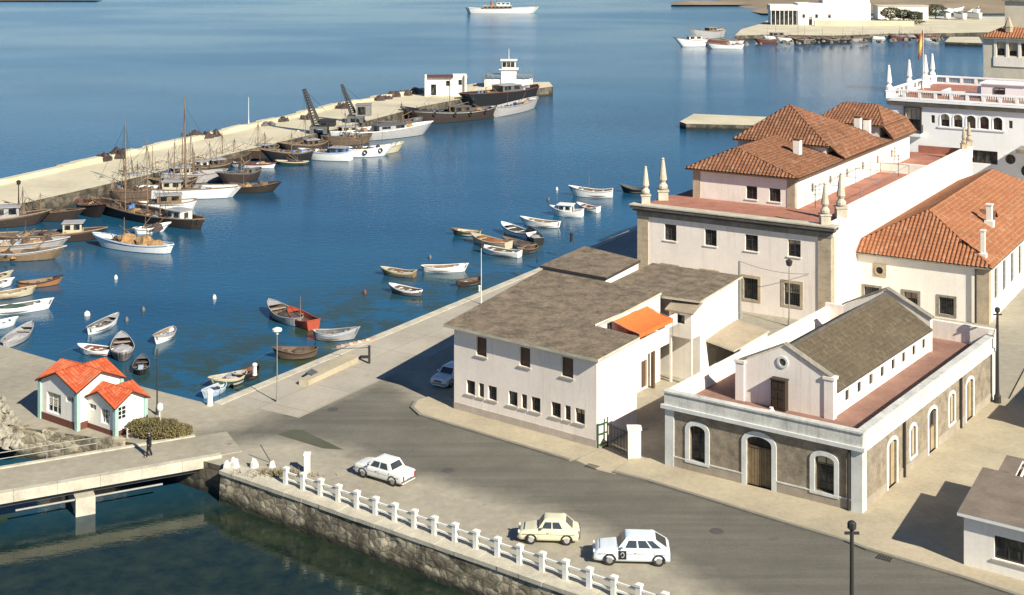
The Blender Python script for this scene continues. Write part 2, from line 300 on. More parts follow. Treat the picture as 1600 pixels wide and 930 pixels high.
class MB:
    def __init__(s, fn=ID, corr=None): s.corr = corr; s.fn = fn; s.v = []; s.f = []; s.m = []; s.uv = []
    def poly(s, pts, mi=0, uv=None, raw=False):
        i = len(s.v)
        s.v += [Vector(p) if raw else s.fn(*p) for p in pts]
        s.f.append(tuple(range(i, i + len(pts)))); s.m.append(mi); s.uv.append(uv)
        return s
    def gbox(s, x0, x1, y0, y1, z0, z1, mi=0, fn=None):
        fn = fn or s.fn
        c = [fn(x, y, z) for z in (z0, z1) for y in (y0, y1) for x in (x0, x1)]
        i = len(s.v); s.v += c
        for q in ((0, 1, 3, 2), (4, 6, 7, 5), (0, 4, 5, 1), (2, 3, 7, 6), (0, 2, 6, 4), (1, 5, 7, 3)):
            s.f.append(tuple(i + k for k in q)); s.m.append(mi); s.uv.append(None)
        return s
    def tube(s, p, q, r, r2=None, n=8, mi=0, cap=True, raw=False):
        p = Vector(p) if raw else s.fn(*p); q = Vector(q) if raw else s.fn(*q)
        r2 = r if r2 is None else r2
        d = (q - p).normalized(); a = d.orthogonal().normalized(); b = d.cross(a)
        i = len(s.v)
        for k in range(n):
            t = 2 * math.pi * k / n; e = a * math.cos(t) + b * math.sin(t)
            s.v += [p + e * r, q + e * r2]
        for k in range(n):
            j = (k + 1) % n
            s.f.append((i + 2 * k, i + 2 * j, i + 2 * j + 1, i + 2 * k + 1)); s.m.append(mi); s.uv.append(None)
        if cap:
            s.f.append(tuple(i + 2 * k for k in range(n))); s.m.append(mi); s.uv.append(None)
            s.f.append(tuple(i + 2 * k + 1 for k in range(n))[::-1]); s.m.append(mi); s.uv.append(None)
        return s
    def path(s, pts, r, n=6, mi=0):
        for a, b in zip(pts, pts[1:]): s.tube(a, b, r, n=n, mi=mi)
        return s
    def lathe(s, c, prof, n=12, mi=0, ph=0.0):
        i = len(s.v)
        for (r, z) in prof:
            for k in range(n):
                t = 2 * math.pi * k / n + ph
                s.v.append(s.fn(c[0] + r * math.cos(t), c[1] + r * math.sin(t), z))
        for a in range(len(prof) - 1):
            for k in range(n):
                j = (k + 1) % n
                s.f.append((i + a * n + k, i + a * n + j, i + (a + 1) * n + j, i + (a + 1) * n + k)); s.m.append(mi); s.uv.append(None)
        s.f.append(tuple(i + (len(prof) - 1) * n + k for k in range(n))); s.m.append(mi); s.uv.append(None)
        return s
    def prism(s, pts, z0, z1, mi=0, side=None, zf=None):
        """closed prism over a plan polygon; z1 may be a function of x, y"""
        n = len(pts); zt = (lambda x, y: z1) if not callable(z1) else z1
        zb = (lambda x, y: z0) if not callable(z0) else z0
        s.poly([(x, y, zt(x, y)) for x, y in pts], mi); s.poly([(x, y, zb(x, y)) for x, y in pts][::-1], mi)
        for k in range(n):
            a, b = pts[k], pts[(k + 1) % n]
            s.poly([(*a, zb(*a)), (*b, zb(*b)), (*b, zt(*b)), (*a, zt(*a))], mi if side is None else side)
        return s
    def roof(s, pts, mi=0, th=0.14, side=1):
        """tiled roof plane: first edge is the eave; uv in metres"""
        P = [s.fn(*p) for p in pts]
        e = (P[1] - P[0]).normalized(); nn = (P[1] - P[0]).cross(P[-1] - P[0]).normalized(); w = nn.cross(e)
        if w.z < 0: w = -w
        uv = [((p - P[0]).dot(e), (p - P[0]).dot(w)) for p in P]
        if s.corr and mi == 0: s.barrel(P[0], e, w, nn if nn.z > 0 else -nn, uv)
        else: s.poly(pts, mi, uv)
        lo = [(p[0], p[1], p[2] - th) for p in pts]
        s.poly(lo[::-1], side)
        for k in range(len(pts)):
            j = (k + 1) % len(pts); s.poly([lo[k], lo[j], pts[j], pts[k]], side)
        return s
    def barrel(s, o, e, w, nn, uv):
        """rows of barrel tiles: half round ridges running down the slope"""
        per, amp = s.corr; k = 8; du = per / k
        u0 = min(a for a, b in uv); u1 = max(a for a, b in uv)
        us = [u0] + [i * du for i in range(math.floor(u0 / du) + 1, math.ceil(u1 / du))] + [u1]
        lines = []
        for u in us:
            u_ = min(max(u, u0 + 1e-5), u1 - 1e-5); vs = []
            for i in range(len(uv)):
                (a, b), (c, d) = uv[i], uv[(i + 1) % len(uv)]
                if (a <= u_ < c) or (c <= u_ < a): vs.append(b + (d - b) * (u_ - a) / (c - a))
            if len(vs) < 2: continue
            h = amp * (abs(math.sin(math.pi * u / per)) ** .8)
            lines.append((u, min(vs), max(vs), h))
        for (ua, a0, a1, ha), (ub, b0, b1, hb) in zip(lines, lines[1:]):
            q = [(ua, a0, ha), (ub, b0, hb), (ub, b1, hb), (ua, a1, ha)]
            s.poly([o + e * a + w * b + nn * h for a, b, h in q], 0, [(a, b) for a, b, h in q], raw=True)
    def build(s, name, mats, parent=None, smooth=False, loc=None, norm=True):
        me = bpy.data.meshes.new(name)
        me.from_pydata([tuple(v) for v in s.v], [], s.f)
        for m in (mats if isinstance(mats, (list, tuple)) else [mats]): me.materials.append(M[m] if isinstance(m, str) else m)
        me.polygons.foreach_set('material_index', s.m)
        if any(u is not None for u in s.uv):
            l = me.uv_layers.new(name='UVMap')
            for p, u in zip(me.polygons, s.uv):
                if u is not None:
                    for k, li in enumerate(p.loop_indices): l.data[li].uv = u[k]
        if norm:
            bm = bmesh.new(); bm.from_mesh(me); bmesh.ops.recalc_face_normals(bm, faces=bm.faces); bm.to_mesh(me); bm.free()
        if smooth: me.polygons.foreach_set('use_smooth', [True] * len(me.polygons))
        me.update()
        o = bpy.data.objects.new(name, me); COL.objects.link(o)
        if parent: o.parent = parent
        if loc is not None: o.location = loc
        return o

def thing(name, label, cat, loc=(0, 0, 0), rz=0.0, group=None):
    o = bpy.data.objects.new(name, None); COL.objects.link(o)
    o.empty_display_size = 0.3
    o.location = loc; o.rotation_euler = (0, 0, rz); o['label'] = label; o['category'] = cat
    if group: o['group'] = group
    return o
def tag(o, label, cat, group=None):
    o['label'] = label; o['category'] = cat
    if group: o['group'] = group
    return o
def struct(o): o['kind'] = 'structure'; return o
def copy_tree(o, parent=None):
    c = o.copy(); COL.objects.link(c)
    if parent: c.parent = parent
    for ch in list(o.children): copy_tree(ch, c)
    return c

# ------------------------------------------------------------------ walls, windows, doors
def plane(fr, a, b, inward):
    """map (s, h, d) -> local coordinates on the wall a->b, d metres inward"""
    L = math.hypot(b[0] - a[0], b[1] - a[1]); dx, dy = (b[0] - a[0]) / L, (b[1] - a[1]) / L
    def f(s, h, d=0.0): return fr(a[0] + dx * s + inward[0] * d, a[1] + dy * s + inward[1] * d, h)
    f.L = L
    return f
def wall(mb, pf, z0, z1, holes=(), depth=0.18, mi=0, L=None):
    L = pf.L if L is None else L
    xs = sorted({0, L, *[h[0] for h in holes], *[h[1] for h in holes]}); zs = sorted({z0, z1, *[h[2] for h in holes], *[h[3] for h in holes]})
    for i in range(len(xs) - 1):
        for j in range(len(zs) - 1):
            cx, cz = (xs[i] + xs[i + 1]) / 2, (zs[j] + zs[j + 1]) / 2
            if any(h[0] < cx < h[1] and h[2] < cz < h[3] for h in holes): continue
            mb.poly([pf(xs[i], zs[j]), pf(xs[i + 1], zs[j]), pf(xs[i + 1], zs[j + 1]), pf(xs[i], zs[j + 1])], mi, raw=True)
    for (s0, s1, h0, h1) in holes:
        for (a, b) in (((s0, h0), (s1, h0)), ((s1, h0), (s1, h1)), ((s1, h1), (s0, h1)), ((s0, h1), (s0, h0))):
            mb.poly([pf(*a), pf(*b), pf(*b, depth), pf(*a, depth)], mi, raw=True)
def pbox(mb, pf, s0, s1, h0, h1, d0, d1, mi=0):
    mb.gbox(s0, s1, h0, h1, d0, d1, mi, fn=lambda a, b, c: pf(a, b, c))
wrnd = random.Random(4)
def window(parent, pf, s0, s1, h0, h1, nx=2, nz=3, depth=0.18, frame='frame_dark', glass='glass', sill=None, grille=False, fw=0.07, name='window'):
    f = MB()
    d0, d1 = depth - 0.05, depth - 0.002
    pbox(f, pf, s0, s0 + fw, h0, h1, d0, d1); pbox(f, pf, s1 - fw, s1, h0, h1, d0, d1)
    pbox(f, pf, s0 + fw, s1 - fw, h0, h0 + fw, d0, d1); pbox(f, pf, s0 + fw, s1 - fw, h1 - fw, h1, d0, d1)
    for k in range(1, nx):
        x = s0 + (s1 - s0) * k / nx; pbox(f, pf, x - 0.025, x + 0.025, h0 + fw, h1 - fw, d0 + 0.008, d1)
    for k in range(1, nz):
        z = h0 + (h1 - h0) * k / nz; pbox(f, pf, s0 + fw, s1 - fw, z - 0.02, z + 0.02, d0 + 0.014, d1)
    w = f.build(name, frame, parent)
    g = MB(); g.poly([pf(s0, h0, depth), pf(s1, h0, depth), pf(s1, h1, depth), pf(s0, h1, depth)], raw=True)
    g.build('pane', glass, w)
    if name == 'window' and s1 - s0 > .75 and wrnd.random() < .3:
        q = MB(); hb = h1 - fw - (h1 - h0) * wrnd.uniform(.2, .6); q.poly([pf(s0 + fw, hb, depth - .012), pf(s1 - fw, hb, depth - .012), pf(s1 - fw, h1 - fw, depth - .012), pf(s0 + fw, h1 - fw, depth - .012)], raw=True); q.build('blind', wrnd.choice(['cream', 'pave', 'ashlar']), w)
    if sill:
        q = MB(); pbox(q, pf, s0 - 0.1, s1 + 0.1, h0 - 0.09, h0 - 0.002, -0.09, depth - 0.06); q.build('sill', sill, w)
    if grille:
        q = MB(); n = max(3, int((s1 - s0) / 0.2))
        for k in range(1, n): x = s0 + (s1 - s0) * k / n; pbox(q, pf, x - 0.012, x + 0.012, h0, h1, -0.03, -0.006)
        for z in (0.25, 0.75): hh = h0 + (h1 - h0) * z; pbox(q, pf, s0, s1, hh - 0.012, hh + 0.012, -0.055, -0.031)
        q.build('grille', 'iron', w)
    return w
def archpts(s0, s1, h0, hs, rise, n=10):
    pts = [(s0, h0), (s0, hs)]
    c = (s0 + s1) / 2; w = (s1 - s0) / 2
    for k in range(1, n):
        t = math.pi * (1 - k / n); pts.append((c + w * math.cos(t), hs + rise * math.sin(t)))
    return pts + [(s1, hs), (s1, h0)]
def archtrim(mb, pf, s0, s1, h0, h1, w=0.26, rise=0.35, proud=0.06, mi=0, bottom=False, depth=0.02):
    """raised surround round an arched opening, s0..s1 clear width, h1 crown height"""
    a = archpts(s0, s1, h0, h1 - rise, rise); b = archpts(s0 - w, s1 + w, h0, h1 - rise, rise + w)
    for i in range(len(a) - 1):
        mb.poly([pf(*a[i], -proud), pf(*a[i + 1], -proud), pf(*b[i + 1], -proud), pf(*b[i], -proud)], mi, raw=True)
        mb.poly([pf(*a[i], -proud), pf(*a[i + 1], -proud), pf(*a[i + 1], depth), pf(*a[i], depth)], mi, raw=True)
        mb.poly([pf(*b[i], -proud), pf(*b[i + 1], -proud), pf(*b[i + 1], depth), pf(*b[i], depth)], mi, raw=True)
    # spandrels between the rectangular opening and the arch
    top = [p for p in a[1:-1]]
    for p, q in zip(top, top[1:]):
        mb.poly([pf(*p, depth), pf(*q, depth), pf(q[0], h1 + 0.005, depth), pf(p[0], h1 + 0.005, depth)], mi, raw=True)
    if bottom: pbox(mb, pf, s0 - w, s1 + w, h0 - 0.16, h0, -proud - 0.03, depth, mi)
def round_window(parent, pf, cs, ch, r, ring=0.18, mat='trim', name='round_window'):
    a = MB(); n = 20; pts = lambda rr, d: [pf(cs + rr * math.cos(2 * math.pi * k / n), ch + rr * math.sin(2 * math.pi * k / n), d) for k in range(n)]
    p0, p1, p2, p3 = pts(r, 0.004), pts(r, -0.07), pts(r + ring, -0.07), pts(r + ring, 0.004)
    for A, B in ((p0, p1), (p1, p2), (p2, p3)):
        for k in range(n): a.poly([A[k], A[(k + 1) % n], B[(k + 1) % n], B[k]], raw=True)
    w = a.build(name, mat, parent)
    g = MB(); g.poly(pts(r + 0.01, -0.006), raw=True); g.build('pane', 'glass', w)
    return w
def hip(mb, x0, x1, y0, y1, ze, zr, ra, rb, mats=(0, 0, 0, 0), th=0.14, side=2):
    """hip roof over a rectangle; ra, rb = plan ends of the ridge. faces: front(y0), back(y1), x0 side, x1 side"""
    A = (*ra, zr); B = (*rb, zr)
    if abs(ra[0] - rb[0]) < 1e-6:                      # ridge along y
        mb.roof([(x0, y0, ze), (x1, y0, ze), A], mats[0], th, side); mb.roof([(x1, y1, ze), (x0, y1, ze), B], mats[1], th, side)
        mb.roof([(x0, y1, ze), (x0, y0, ze), A, B], mats[2], th, side); mb.roof([(x1, y0, ze), (x1, y1, ze), B, A], mats[3], th, side)
    else:                                              # ridge along x, ra nearer x0
        mb.roof([(x0, y0, ze), (x1, y0, ze), B, A], mats[0], th, side); mb.roof([(x1, y1, ze), (x0, y1, ze), A, B], mats[1], th, side)
        mb.roof([(x0, y1, ze), (x0, y0, ze), A], mats[2], th, side); mb.roof([(x1, y0, ze), (x1, y1, ze), B], mats[3], th, side)

# ================================================================== THE SETTING
# water
w = MB(); w.poly([(-3000, 20, WZ), (3000, 20, WZ), (3000, 9000, WZ), (-3000, 9000, WZ)])
struct(w.build('water', 'water'))

def seg_offset(pts, d):
    """offset an open polyline sideways (left of travel is positive)"""
    out = []
    for i, p in enumerate(pts):
        a = pts[max(0, i - 1)]; b = pts[min(len(pts) - 1, i + 1)]
        t = Vector((b[0] - a[0], b[1] - a[1])).normalized()
        out.append((p[0] - t.y * d, p[1] + t.x * d))
    return out
q1 = G(330, 632); q2 = G(950, 375); qd = (q2 - q1).normalized(); qn = Vector((qd.y, -qd.x, 0))    # quay line, inland normal
qend = q1 + qd * 92
wall_a, wall_b = G(345, 735), G(907, 930); wd = (wall_b - wall_a).normalized(); wn = Vector((wd.y, -wd.x, 0))   # basin wall; wn points to the water
wall_e = wall_a + wd * 64
inl = lambda p, d: p - wn * d
bank = [(-90, 133), (-46, 101.5), (-38, 95.4), (-34.3, 93.6), (-30.4, 92.3), (-26.5, 91.0), (-23.2, 89.6), (-20.6, 87.7)]
isl = [tuple(G(275, 618).xy), tuple(G(225, 605).xy), tuple(G(82, 563).xy), tuple(G(0, 539).xy), (-58, 121.5), (-90, 146)]
land = [tuple(inl(wall_a, .6).xy), tuple(inl(wall_e, .6).xy), (330, 30), (330, 296), (112, 296), (104, 285), (72, 206), (56, 199), tuple((qend + qn * 9).xy),
        tuple(qend.xy), tuple(q1.xy)] + isl + bank
def sheet(name, pts, z, mat, skirt=None):
    tri = tessellate_polygon([[Vector((x, y, 0)) for x, y in pts]])
    m = MB(); m.v = [Vector((x, y, z)) for x, y in pts]
    m.f = [tuple(t) for t in tri]; m.m = [0] * len(tri); m.uv = [None] * len(tri)
    if skirt is not None:
        n = len(pts)
        for k in range(n):
            a, b = pts[k], pts[(k + 1) % n]
            m.poly([(*a, skirt), (*b, skirt), (*b, z), (*a, z)], 1)
    return m.build(name, mat)
struct(sheet('ground', land, 0.0, ['ground', 'quaywall'], -6.0))

# roadway: a fine sheet on the ground carrying how much tar lies on it
def sdist(p, poly):
    d = 1e9; inside = False; n = len(poly)
    for i in range(n):
        a, b = poly[i], poly[(i + 1) % n]
        ab = (b[0] - a[0], b[1] - a[1]); ap = (p[0] - a[0], p[1] - a[1])
        t = max(0, min(1, (ap[0] * ab[0] + ap[1] * ab[1]) / (ab[0] ** 2 + ab[1] ** 2 + 1e-9)))
        d = min(d, math.hypot(ap[0] - ab[0] * t, ap[1] - ab[1] * t))
        if (a[1] > p[1]) != (b[1] > p[1]) and p[0] < (b[0] - a[0]) * (p[1] - a[1]) / (b[1] - a[1]) + a[0]: inside = not inside
    return d if inside else -d
tarpx = [(610, 590), (640, 625), (700, 650), (893, 708), (950, 725), (1015, 740), (1200, 797), (1321, 833), (1502, 890), (1750, 980), (1750, 1080), (1330, 1010),
         (1120, 910), (1000, 850), (900, 805), (780, 770), (660, 740), (560, 705), (470, 690), (350, 700), (260, 705), (260, 685), (400, 655), (500, 628)]
tar = [tuple(G(*p).xy) for p in tarpx]
rd = MB(); wts = []
step = 0.6
ids = {}
xs = range(int(-32 / step), int(40 / step)); ys = range(int(52 / step), int(106 / step))
for i in xs:
    for j in ys:
        c = (i * step, j * step)
        sd = sdist(c, tar)
        if sd > -4.5 and sdist(c, land) > 1.2:
            for (a, b) in ((i, j), (i + 1, j), (i + 1, j + 1), (i, j + 1)):
                if (a, b) not in ids:
                    ids[(a, b)] = len(rd.v); rd.v.append(Vector((a * step, b * step, 0.004)))
                    s2 = sdist((a * step, b * step), tar)
                    left = max(0, min(1, (a * step + 26) / 20))
                    wts.append(max(0, min(1, (s2 + 3.6) / 6.0)) * (0.62 + 0.38 * left))
            rd.f.append(tuple(ids[k] for k in ((i, j), (i + 1, j), (i + 1, j + 1), (i, j + 1)))); rd.m.append(0); rd.uv.append(None)
ro = rd.build('road', 'ground', norm=False)
at = ro.data.attributes.new('tar', 'FLOAT', 'POINT'); at.data.foreach_set('value', wts)
struct(ro)

# pavements and kerbs
kw = [tuple(G(*p).xy) for p in [(652, 628), (646, 638), (658, 649), (700, 662), (800, 692), (893, 720)]]
pw = kw + [tuple(G(*p).xy) for p in [(918, 712), (950, 696), (720, 634), (690, 615)]]
ks = [tuple(G(*p).xy) for p in [(960, 738), (1015, 752), (1110, 781), (1200, 809), (1321, 845), (1356, 859), (1502, 902), (1600, 934), (1900, 1035)]]
ps = ks + [(60, 60), (64, 92), (42, 108), (37.2, 99.3), (30, 98), (20, 93), tuple(G(1042, 722).xy), tuple(G(990, 716).xy)]
for pts in (pw, ps): struct(sheet('pavement', pts, 0.12, ['pave', 'kerb'], -0.1))
for pts in (kw, ks):
    k = MB(); o = seg_offset(pts, -0.22); i_ = seg_offset(pts, 0.03)
    for a in range(len(pts) - 1):
        k.prism([o[a], o[a + 1], i_[a + 1], i_[a]], -0.05, 0.124)
    struct(k.build('kerb', 'kerb'))
# dropped apron in front of the alley
struct(sheet('pavement', [tuple(G(*p).xy) for p in [(900, 720), (935, 735), (962, 742), (1004, 716), (950, 699), (926, 706)]], 0.02, 'pave'))
# green patch laid in the roadway
struct(sheet('green_road_patch', [tuple(G(*p).xy) for p in [(433, 679), (458, 671), (474, 673), (537, 703), (505, 701)]], 0.012,
             mat_rough('dull_green_paint', (0.085, 0.088, 0.056), 0.15, 0.6, 5)))
# quay: paving strip and coping
def strip(a, b, n, d0, d1, z0, z1, mat, name):
    m = MB(); m.prism([tuple((a + n * d0).xy), tuple((b + n * d0).xy), tuple((b + n * d1).xy), tuple((a + n * d1).xy)], z0, z1); return struct(m.build(name, mat))
strip(q1 + qd * 1.2, qend, qn, 0.72, 7.4, -0.1, 0.006, 'quay', 'quay_pavement')
cp = MB()
for k in range(60):
    a = q1 + qd * (1.5 * k + 0.3); b = q1 + qd * (1.5 * k + 1.785)
    cp.prism([tuple((a - qn * .12).xy), tuple((b - qn * .12).xy), tuple((b + qn * .7).xy), tuple((a + qn * .7).xy)], -0.5, 0.05 + random.uniform(-.01, .01))
struct(cp.build('quay_coping', 'coping'))

# basin retaining wall
t = thing('retaining_wall', 'long rough stone retaining wall of the canal basin below the white railing', 'wall', wall_a)
m = MB(); L = 64
rel = lambda s, d, z: wd * s + wn * d + Vector((0, 0, z))
m.fn = rel
n = 96
prev = None
for k in range(n + 1):
    s = L * k / n; row = []
    for j in range(7):
        z = -3.6 + (3.42) * j / 6
        bulge = 0.05 + 0.18 * (1 - j / 6) + 0.07 * noise.noise(Vector((s * .9, z * 1.1, 3))) + 0.05 * noise.noise(Vector((s * 2.7, z * 2.7, 7)))
        row.append((s, bulge, z))
    if prev:
        for j in range(6): m.poly([prev[j], row[j], row[j + 1], prev[j + 1]])
    prev = row
m.gbox(0, L, -0.9, 0.0, -3.6, -0.18)
m.build('masonry', 'stonewall', t)
m = MB(rel)
for k in range(43): m.gbox(1.5 * k + .01, 1.5 * k + 1.485, -1.25, 0.14 + random.uniform(-.02, .03), -0.18, 0.05 + random.uniform(-.015, .015))
m.build('coping', 'coping', t)
# island bank wall
def bankwall(name, label, pts, top, mats='stonewall'):
    t = thing(name, label, 'wall', (*pts[0], 0))
    m = MB(); P0 = pts[0]
    o = seg_offset(pts, -0.3); i_ = seg_offset(pts, 0.4)
    r = lambda p, z: (p[0] - P0[0], p[1] - P0[1], z)
    for a in range(len(pts) - 1):
        ns = max(2, int(math.dist(pts[a], pts[a + 1]) / .7))
        for k in range(ns):
            f0, f1 = k / ns, (k + 1) / ns
            lp = lambda A, B, f: (A[0] + (B[0] - A[0]) * f, A[1] + (B[1] - A[1]) * f)
            tz = top + random.uniform(-.18, .1)
            q = [lp(o[a], o[a + 1], f0), lp(o[a], o[a + 1], f1), lp(i_[a], i_[a + 1], f1), lp(i_[a], i_[a + 1], f0)]
            m.prism([(p[0] - P0[0], p[1] - P0[1]) for p in q], -3.5, tz)
    m.build('masonry', mats, t); return t
bankwall('bank_wall', 'uneven stone bank wall below the red roofed cottage', bank[2:-2], 0.02)

# bridge
BF = Frame((-19.0, 88.25, 0), 206.7, 116.7)
t = thing('footbridge', 'low concrete road bridge crossing the canal at lower left', 'bridge', BF.O)
m = MB(BF); m.gbox(-1.2, 52, 0.42, 4.45, -0.42, 0.06); m.build('deck', 'ground', t)
m = MB(BF)
for k in range(20): m.gbox(0.3 + 2.6 * k, 0.3 + 2.6 * k + 2.585, -0.02, 0.45, -0.47, 0.2)
m.build('kerb', 'coping', t)
m = MB(BF); m.gbox(1.0, 52, 4.42, 4.75, -0.4, 0.14); m.build('kerb', 'coping', t)
m = MB(BF); m.gbox(-0.4, 52, 0.5, 4.3, -0.85, -0.42); m.build('girder', 'dkgrey', t)
m = MB(BF); m.gbox(8.45, 9.65, -0.35, 0.55, -3.4, -0.86); m.gbox(8.5, 9.6, 0.55, 4.4, -3.4, -0.87); m.build('pier', 'coping', t)
m = MB(BF); m.tube((4.2, -0.12, -0.98), (13.2, -0.12, -0.98), 0.07); m.build('pipe', 'steel', t)
m = MB(BF)
for z in (0.55, 0.95): m.tube((7.5, 4.9, z), (40, 4.9, z), 0.03)
for k in range(11): m.tube((7.5 + 3.2 * k, 4.9, -0.2), (7.5 + 3.2 * k, 4.9, 0.97), 0.035)
m.build('handrail', 'steel', t)

# ================================================================== MOLE (outer breakwater)
mi = [(-104, 109), tuple(G(0, 326).xy), tuple(G(228, 274).xy), tuple(G(390, 233).xy), tuple(G(540, 198).xy), tuple(G(660, 166).xy), tuple(G(735, 152).xy), tuple(G(864, 143, -1.2).xy)]
mo = [(-120, 118), tuple(G(0, 286).xy), tuple(G(240, 232).xy), tuple(G(400, 196).xy), tuple(G(540, 163).xy), tuple(G(660, 143).xy), tuple(G(745, 130).xy), tuple(G(858, 128).xy)]
struct(sheet('breakwater_quay', mi + mo[::-1], 0.0, ['mole', 'quaywall'], -6.0))
t = thing('parapet_wall', 'long low pale parapet along the seaward edge of the breakwater', 'wall', (*mo[1], 0))
m = MB(); P0 = mo[1]
a_ = seg_offset(mo[:6], 0.0); b_ = seg_offset(mo[:6], -1.3)
for k in range(5):
    ns = int(math.dist(mo[k], mo[k + 1]) / 3.0) + 1
    for j in range(ns):
        f0, f1 = j / ns, (j + 1) / ns
        lp = lambda A, B, f: (A[0] + (B[0] - A[0]) * f - P0[0], A[1] + (B[1] - A[1]) * f - P0[1])
        hh = 0.75 + random.uniform(-.2, .15)
        m.prism([lp(a_[k], a_[k + 1], f0), lp(a_[k], a_[k + 1], f1), lp(b_[k], b_[k + 1], f1), lp(b_[k], b_[k + 1], f0)], 0, hh)
m.build('masonry', 'mole', t)

# low jetty right of the harbour mouth
struct(sheet('jetty', [tuple(G(*p, -0.9).xy) for p in [(1062, 190), (1084, 178), (1230, 184), (1230, 197), (1072, 193.5)]], -0.9, ['mole', 'quaywall'], -5))

# ================================================================== FAR SHORES
far = [tuple(G(*p, -0.6).xy) for p in [(1148, 57), (1200, 55.5), (1300, 57), (1400, 54), (1480, 53), (1620, 50)]]
far += [(420, 520), (420, 640)] + [tuple(G(*p, -0.6).xy) for p in [(1360, 27), (1205, 31), (1186, 39), (1158, 47)]]
struct(sheet('far_quay', far, -0.3, ['mole', 'quaywall'], -6))
struct(sheet('pontoon', [tuple(G(*p, -1.0).xy) for p in [(1476, 66), (1484, 58), (1530, 58), (1535, 68)]], -0.9, ['mole', 'quaywall'], -3))
def hills(name, x0, x1, y, hmax, depth, seed):
    m = MB(); nx, ny = 60, 8; P = []
    for i in range(nx + 1):
        for j in range(ny + 1):
            x = x0 + (x1 - x0) * i / nx; yy = y + depth * j / ny
            f = math.sin(math.pi * min(1, j / ny * .8)) * (0.4 + 0.6 * abs(noise.noise(Vector((x * .006, seed, j * .3))))) * min(1, i / 6, (nx - i) / 6)
            P.append((x, yy, -2.5 + hmax * f + (1.2 if j == 0 else 0)))
    for i in range(nx):
        for j in range(ny):
            a = i * (ny + 1) + j; m.poly([P[a], P[a + ny + 1], P[a + ny + 2], P[a + 1]])
    return struct(m.build(name, 'hill', smooth=True))
hills('hills', 130, 900, 690, 24, 500, 2.0)
hills('hills', -900, -268, 855, 3.2, 200, 5.0)
hills('hills', 95, 240, 790, 2.6, 60, 9.0)

# ================================================================== BUILDING S: roughcast hall with a lantern roof
S = Frame((20.87, 79.32), 145.5, 52.9)
sw, sl = 13.06, 25.14
t = thing('stone_hall', 'single storey grey brown roughcast building with white arched trims and a raised tiled hall', 'building', S.O)
pf = plane(S, (0, 0), (sw, 0), (0, 1)); pr = plane(S, (0, 0), (0, sl), (1, 0)); pl = plane(S, (sw, 0), (sw, sl), (-1, 0)); pb = plane(S, (0, sl), (sw, sl), (0, -1))
fh = [(1.68, 2.92, 0.78, 3.02), (5.72, 7.42, 0.12, 3.28), (10.28, 11.4, 0.78, 3.08)]
sh = [(4.2, 5.6, 0.12, 3.0), (8.0, 8.95, 0.95, 2.85), (11.35, 12.75, 0.12, 2.95), (15.35, 16.4, 0.95, 2.95), (18.95, 20.4, 0.12, 2.95)]
m = MB(S)
wall(m, pf, 0, 3.9, fh, 0.28); wall(m, pr, 0, 3.9, sh, 0.2); wall(m, pl, 0, 3.9); wall(m, pb, 0, 3.9)
m.build('wall', 'stucco', t)
plm = mat_rough('grey_brown_plinth', (0.35, 0.30, 0.23), 0.25, 0.7, 9, 0.95, 0.4)
for q_, a, b in ((pf, .62, 5.4), (pf, 7.75, 12.5), (pr, .62, 3.85), (pr, 5.95, 11.0), (pr, 13.1, 18.6), (pr, 20.75, 24.5)):
    m = MB(); pbox(m, q_, a, b, 0, .72, -.05, -.002); m.build('plinth', plm, t)
    if q_ is pf: m = MB(); pbox(m, q_, a, b, .722, .8, -.075, -.002); m.build('plinth_band', 'trimdirty', t)
for (a, b) in ((-0.09, 0.6), (sw - 0.55, sw + 0.08)):
    m = MB(S); m.gbox(a, b, -0.09, 0.6, 0, 3.83); m.build('corner_pilaster', 'trim', t)
m = MB(S); m.gbox(-0.07, 0.6, sl - 0.6, sl + 0.07, 0, 3.83); m.build('corner_pilaster', 'trim', t)
# cornice and parapet
m = MB(S)
m.gbox(-0.3, sw + 0.3, -0.3, 0.0, 3.84, 4.08); m.gbox(-0.3, 0.0, 0.0, sl + 0.3, 3.84, 4.08)
m.build('cornice', 'trim', t)
m = MB(S); m.gbox(-0.12, sw + 0.12, -0.12, 0.3, 4.085, 4.86); m.gbox(-0.2, sw + 0.2, -0.2, 0.34, 4.86, 4.97); m.build('front_parapet', 'trimdirty', t)
m = MB(S); m.gbox(-0.12, 0.32, 0.305, sl, 4.085, 4.86); m.gbox(-0.2, 0.36, 0.345, sl, 4.86, 4.97)
for k in range(11): m.gbox(0.3, 0.5, 1.6 + 2.2 * k, 1.95 + 2.2 * k, 3.9, 4.85)
m.build('side_parapet', 'trimdirty', t)
m = MB(S); m.gbox(sw - 0.3, sw + 0.12, 0.305, sl, 3.9, 4.95); m.build('side_parapet', 'plaster2', t)
m = MB(S); m.gbox(-0.12, sw + 0.12, sl + 0.005, sl + 0.4, 3.9, 5.25); m.build('back_parapet', 'plaster', t)
m = MB(S); m.gbox(0.0, sw, 0.0, sl, 3.7, 3.9); m.build('terrace_floor', 'brownfloor', t)
for (s0, s1, h0, h1) in (fh[0], fh[2]):
    m = MB(); archtrim(m, pf, s0, s1, h0, h1, 0.3, 0.3, 0.07, 0, True); m.build('window_surround', 'trim', t)
    window(t, pf, s0, s1, h0, h1, 2, 4, 0.28)
m = MB(); archtrim(m, pf, 5.72, 7.42, 0.12, 3.28, 0.32, 0.42, 0.07); m.build('door_surround', 'trim', t)
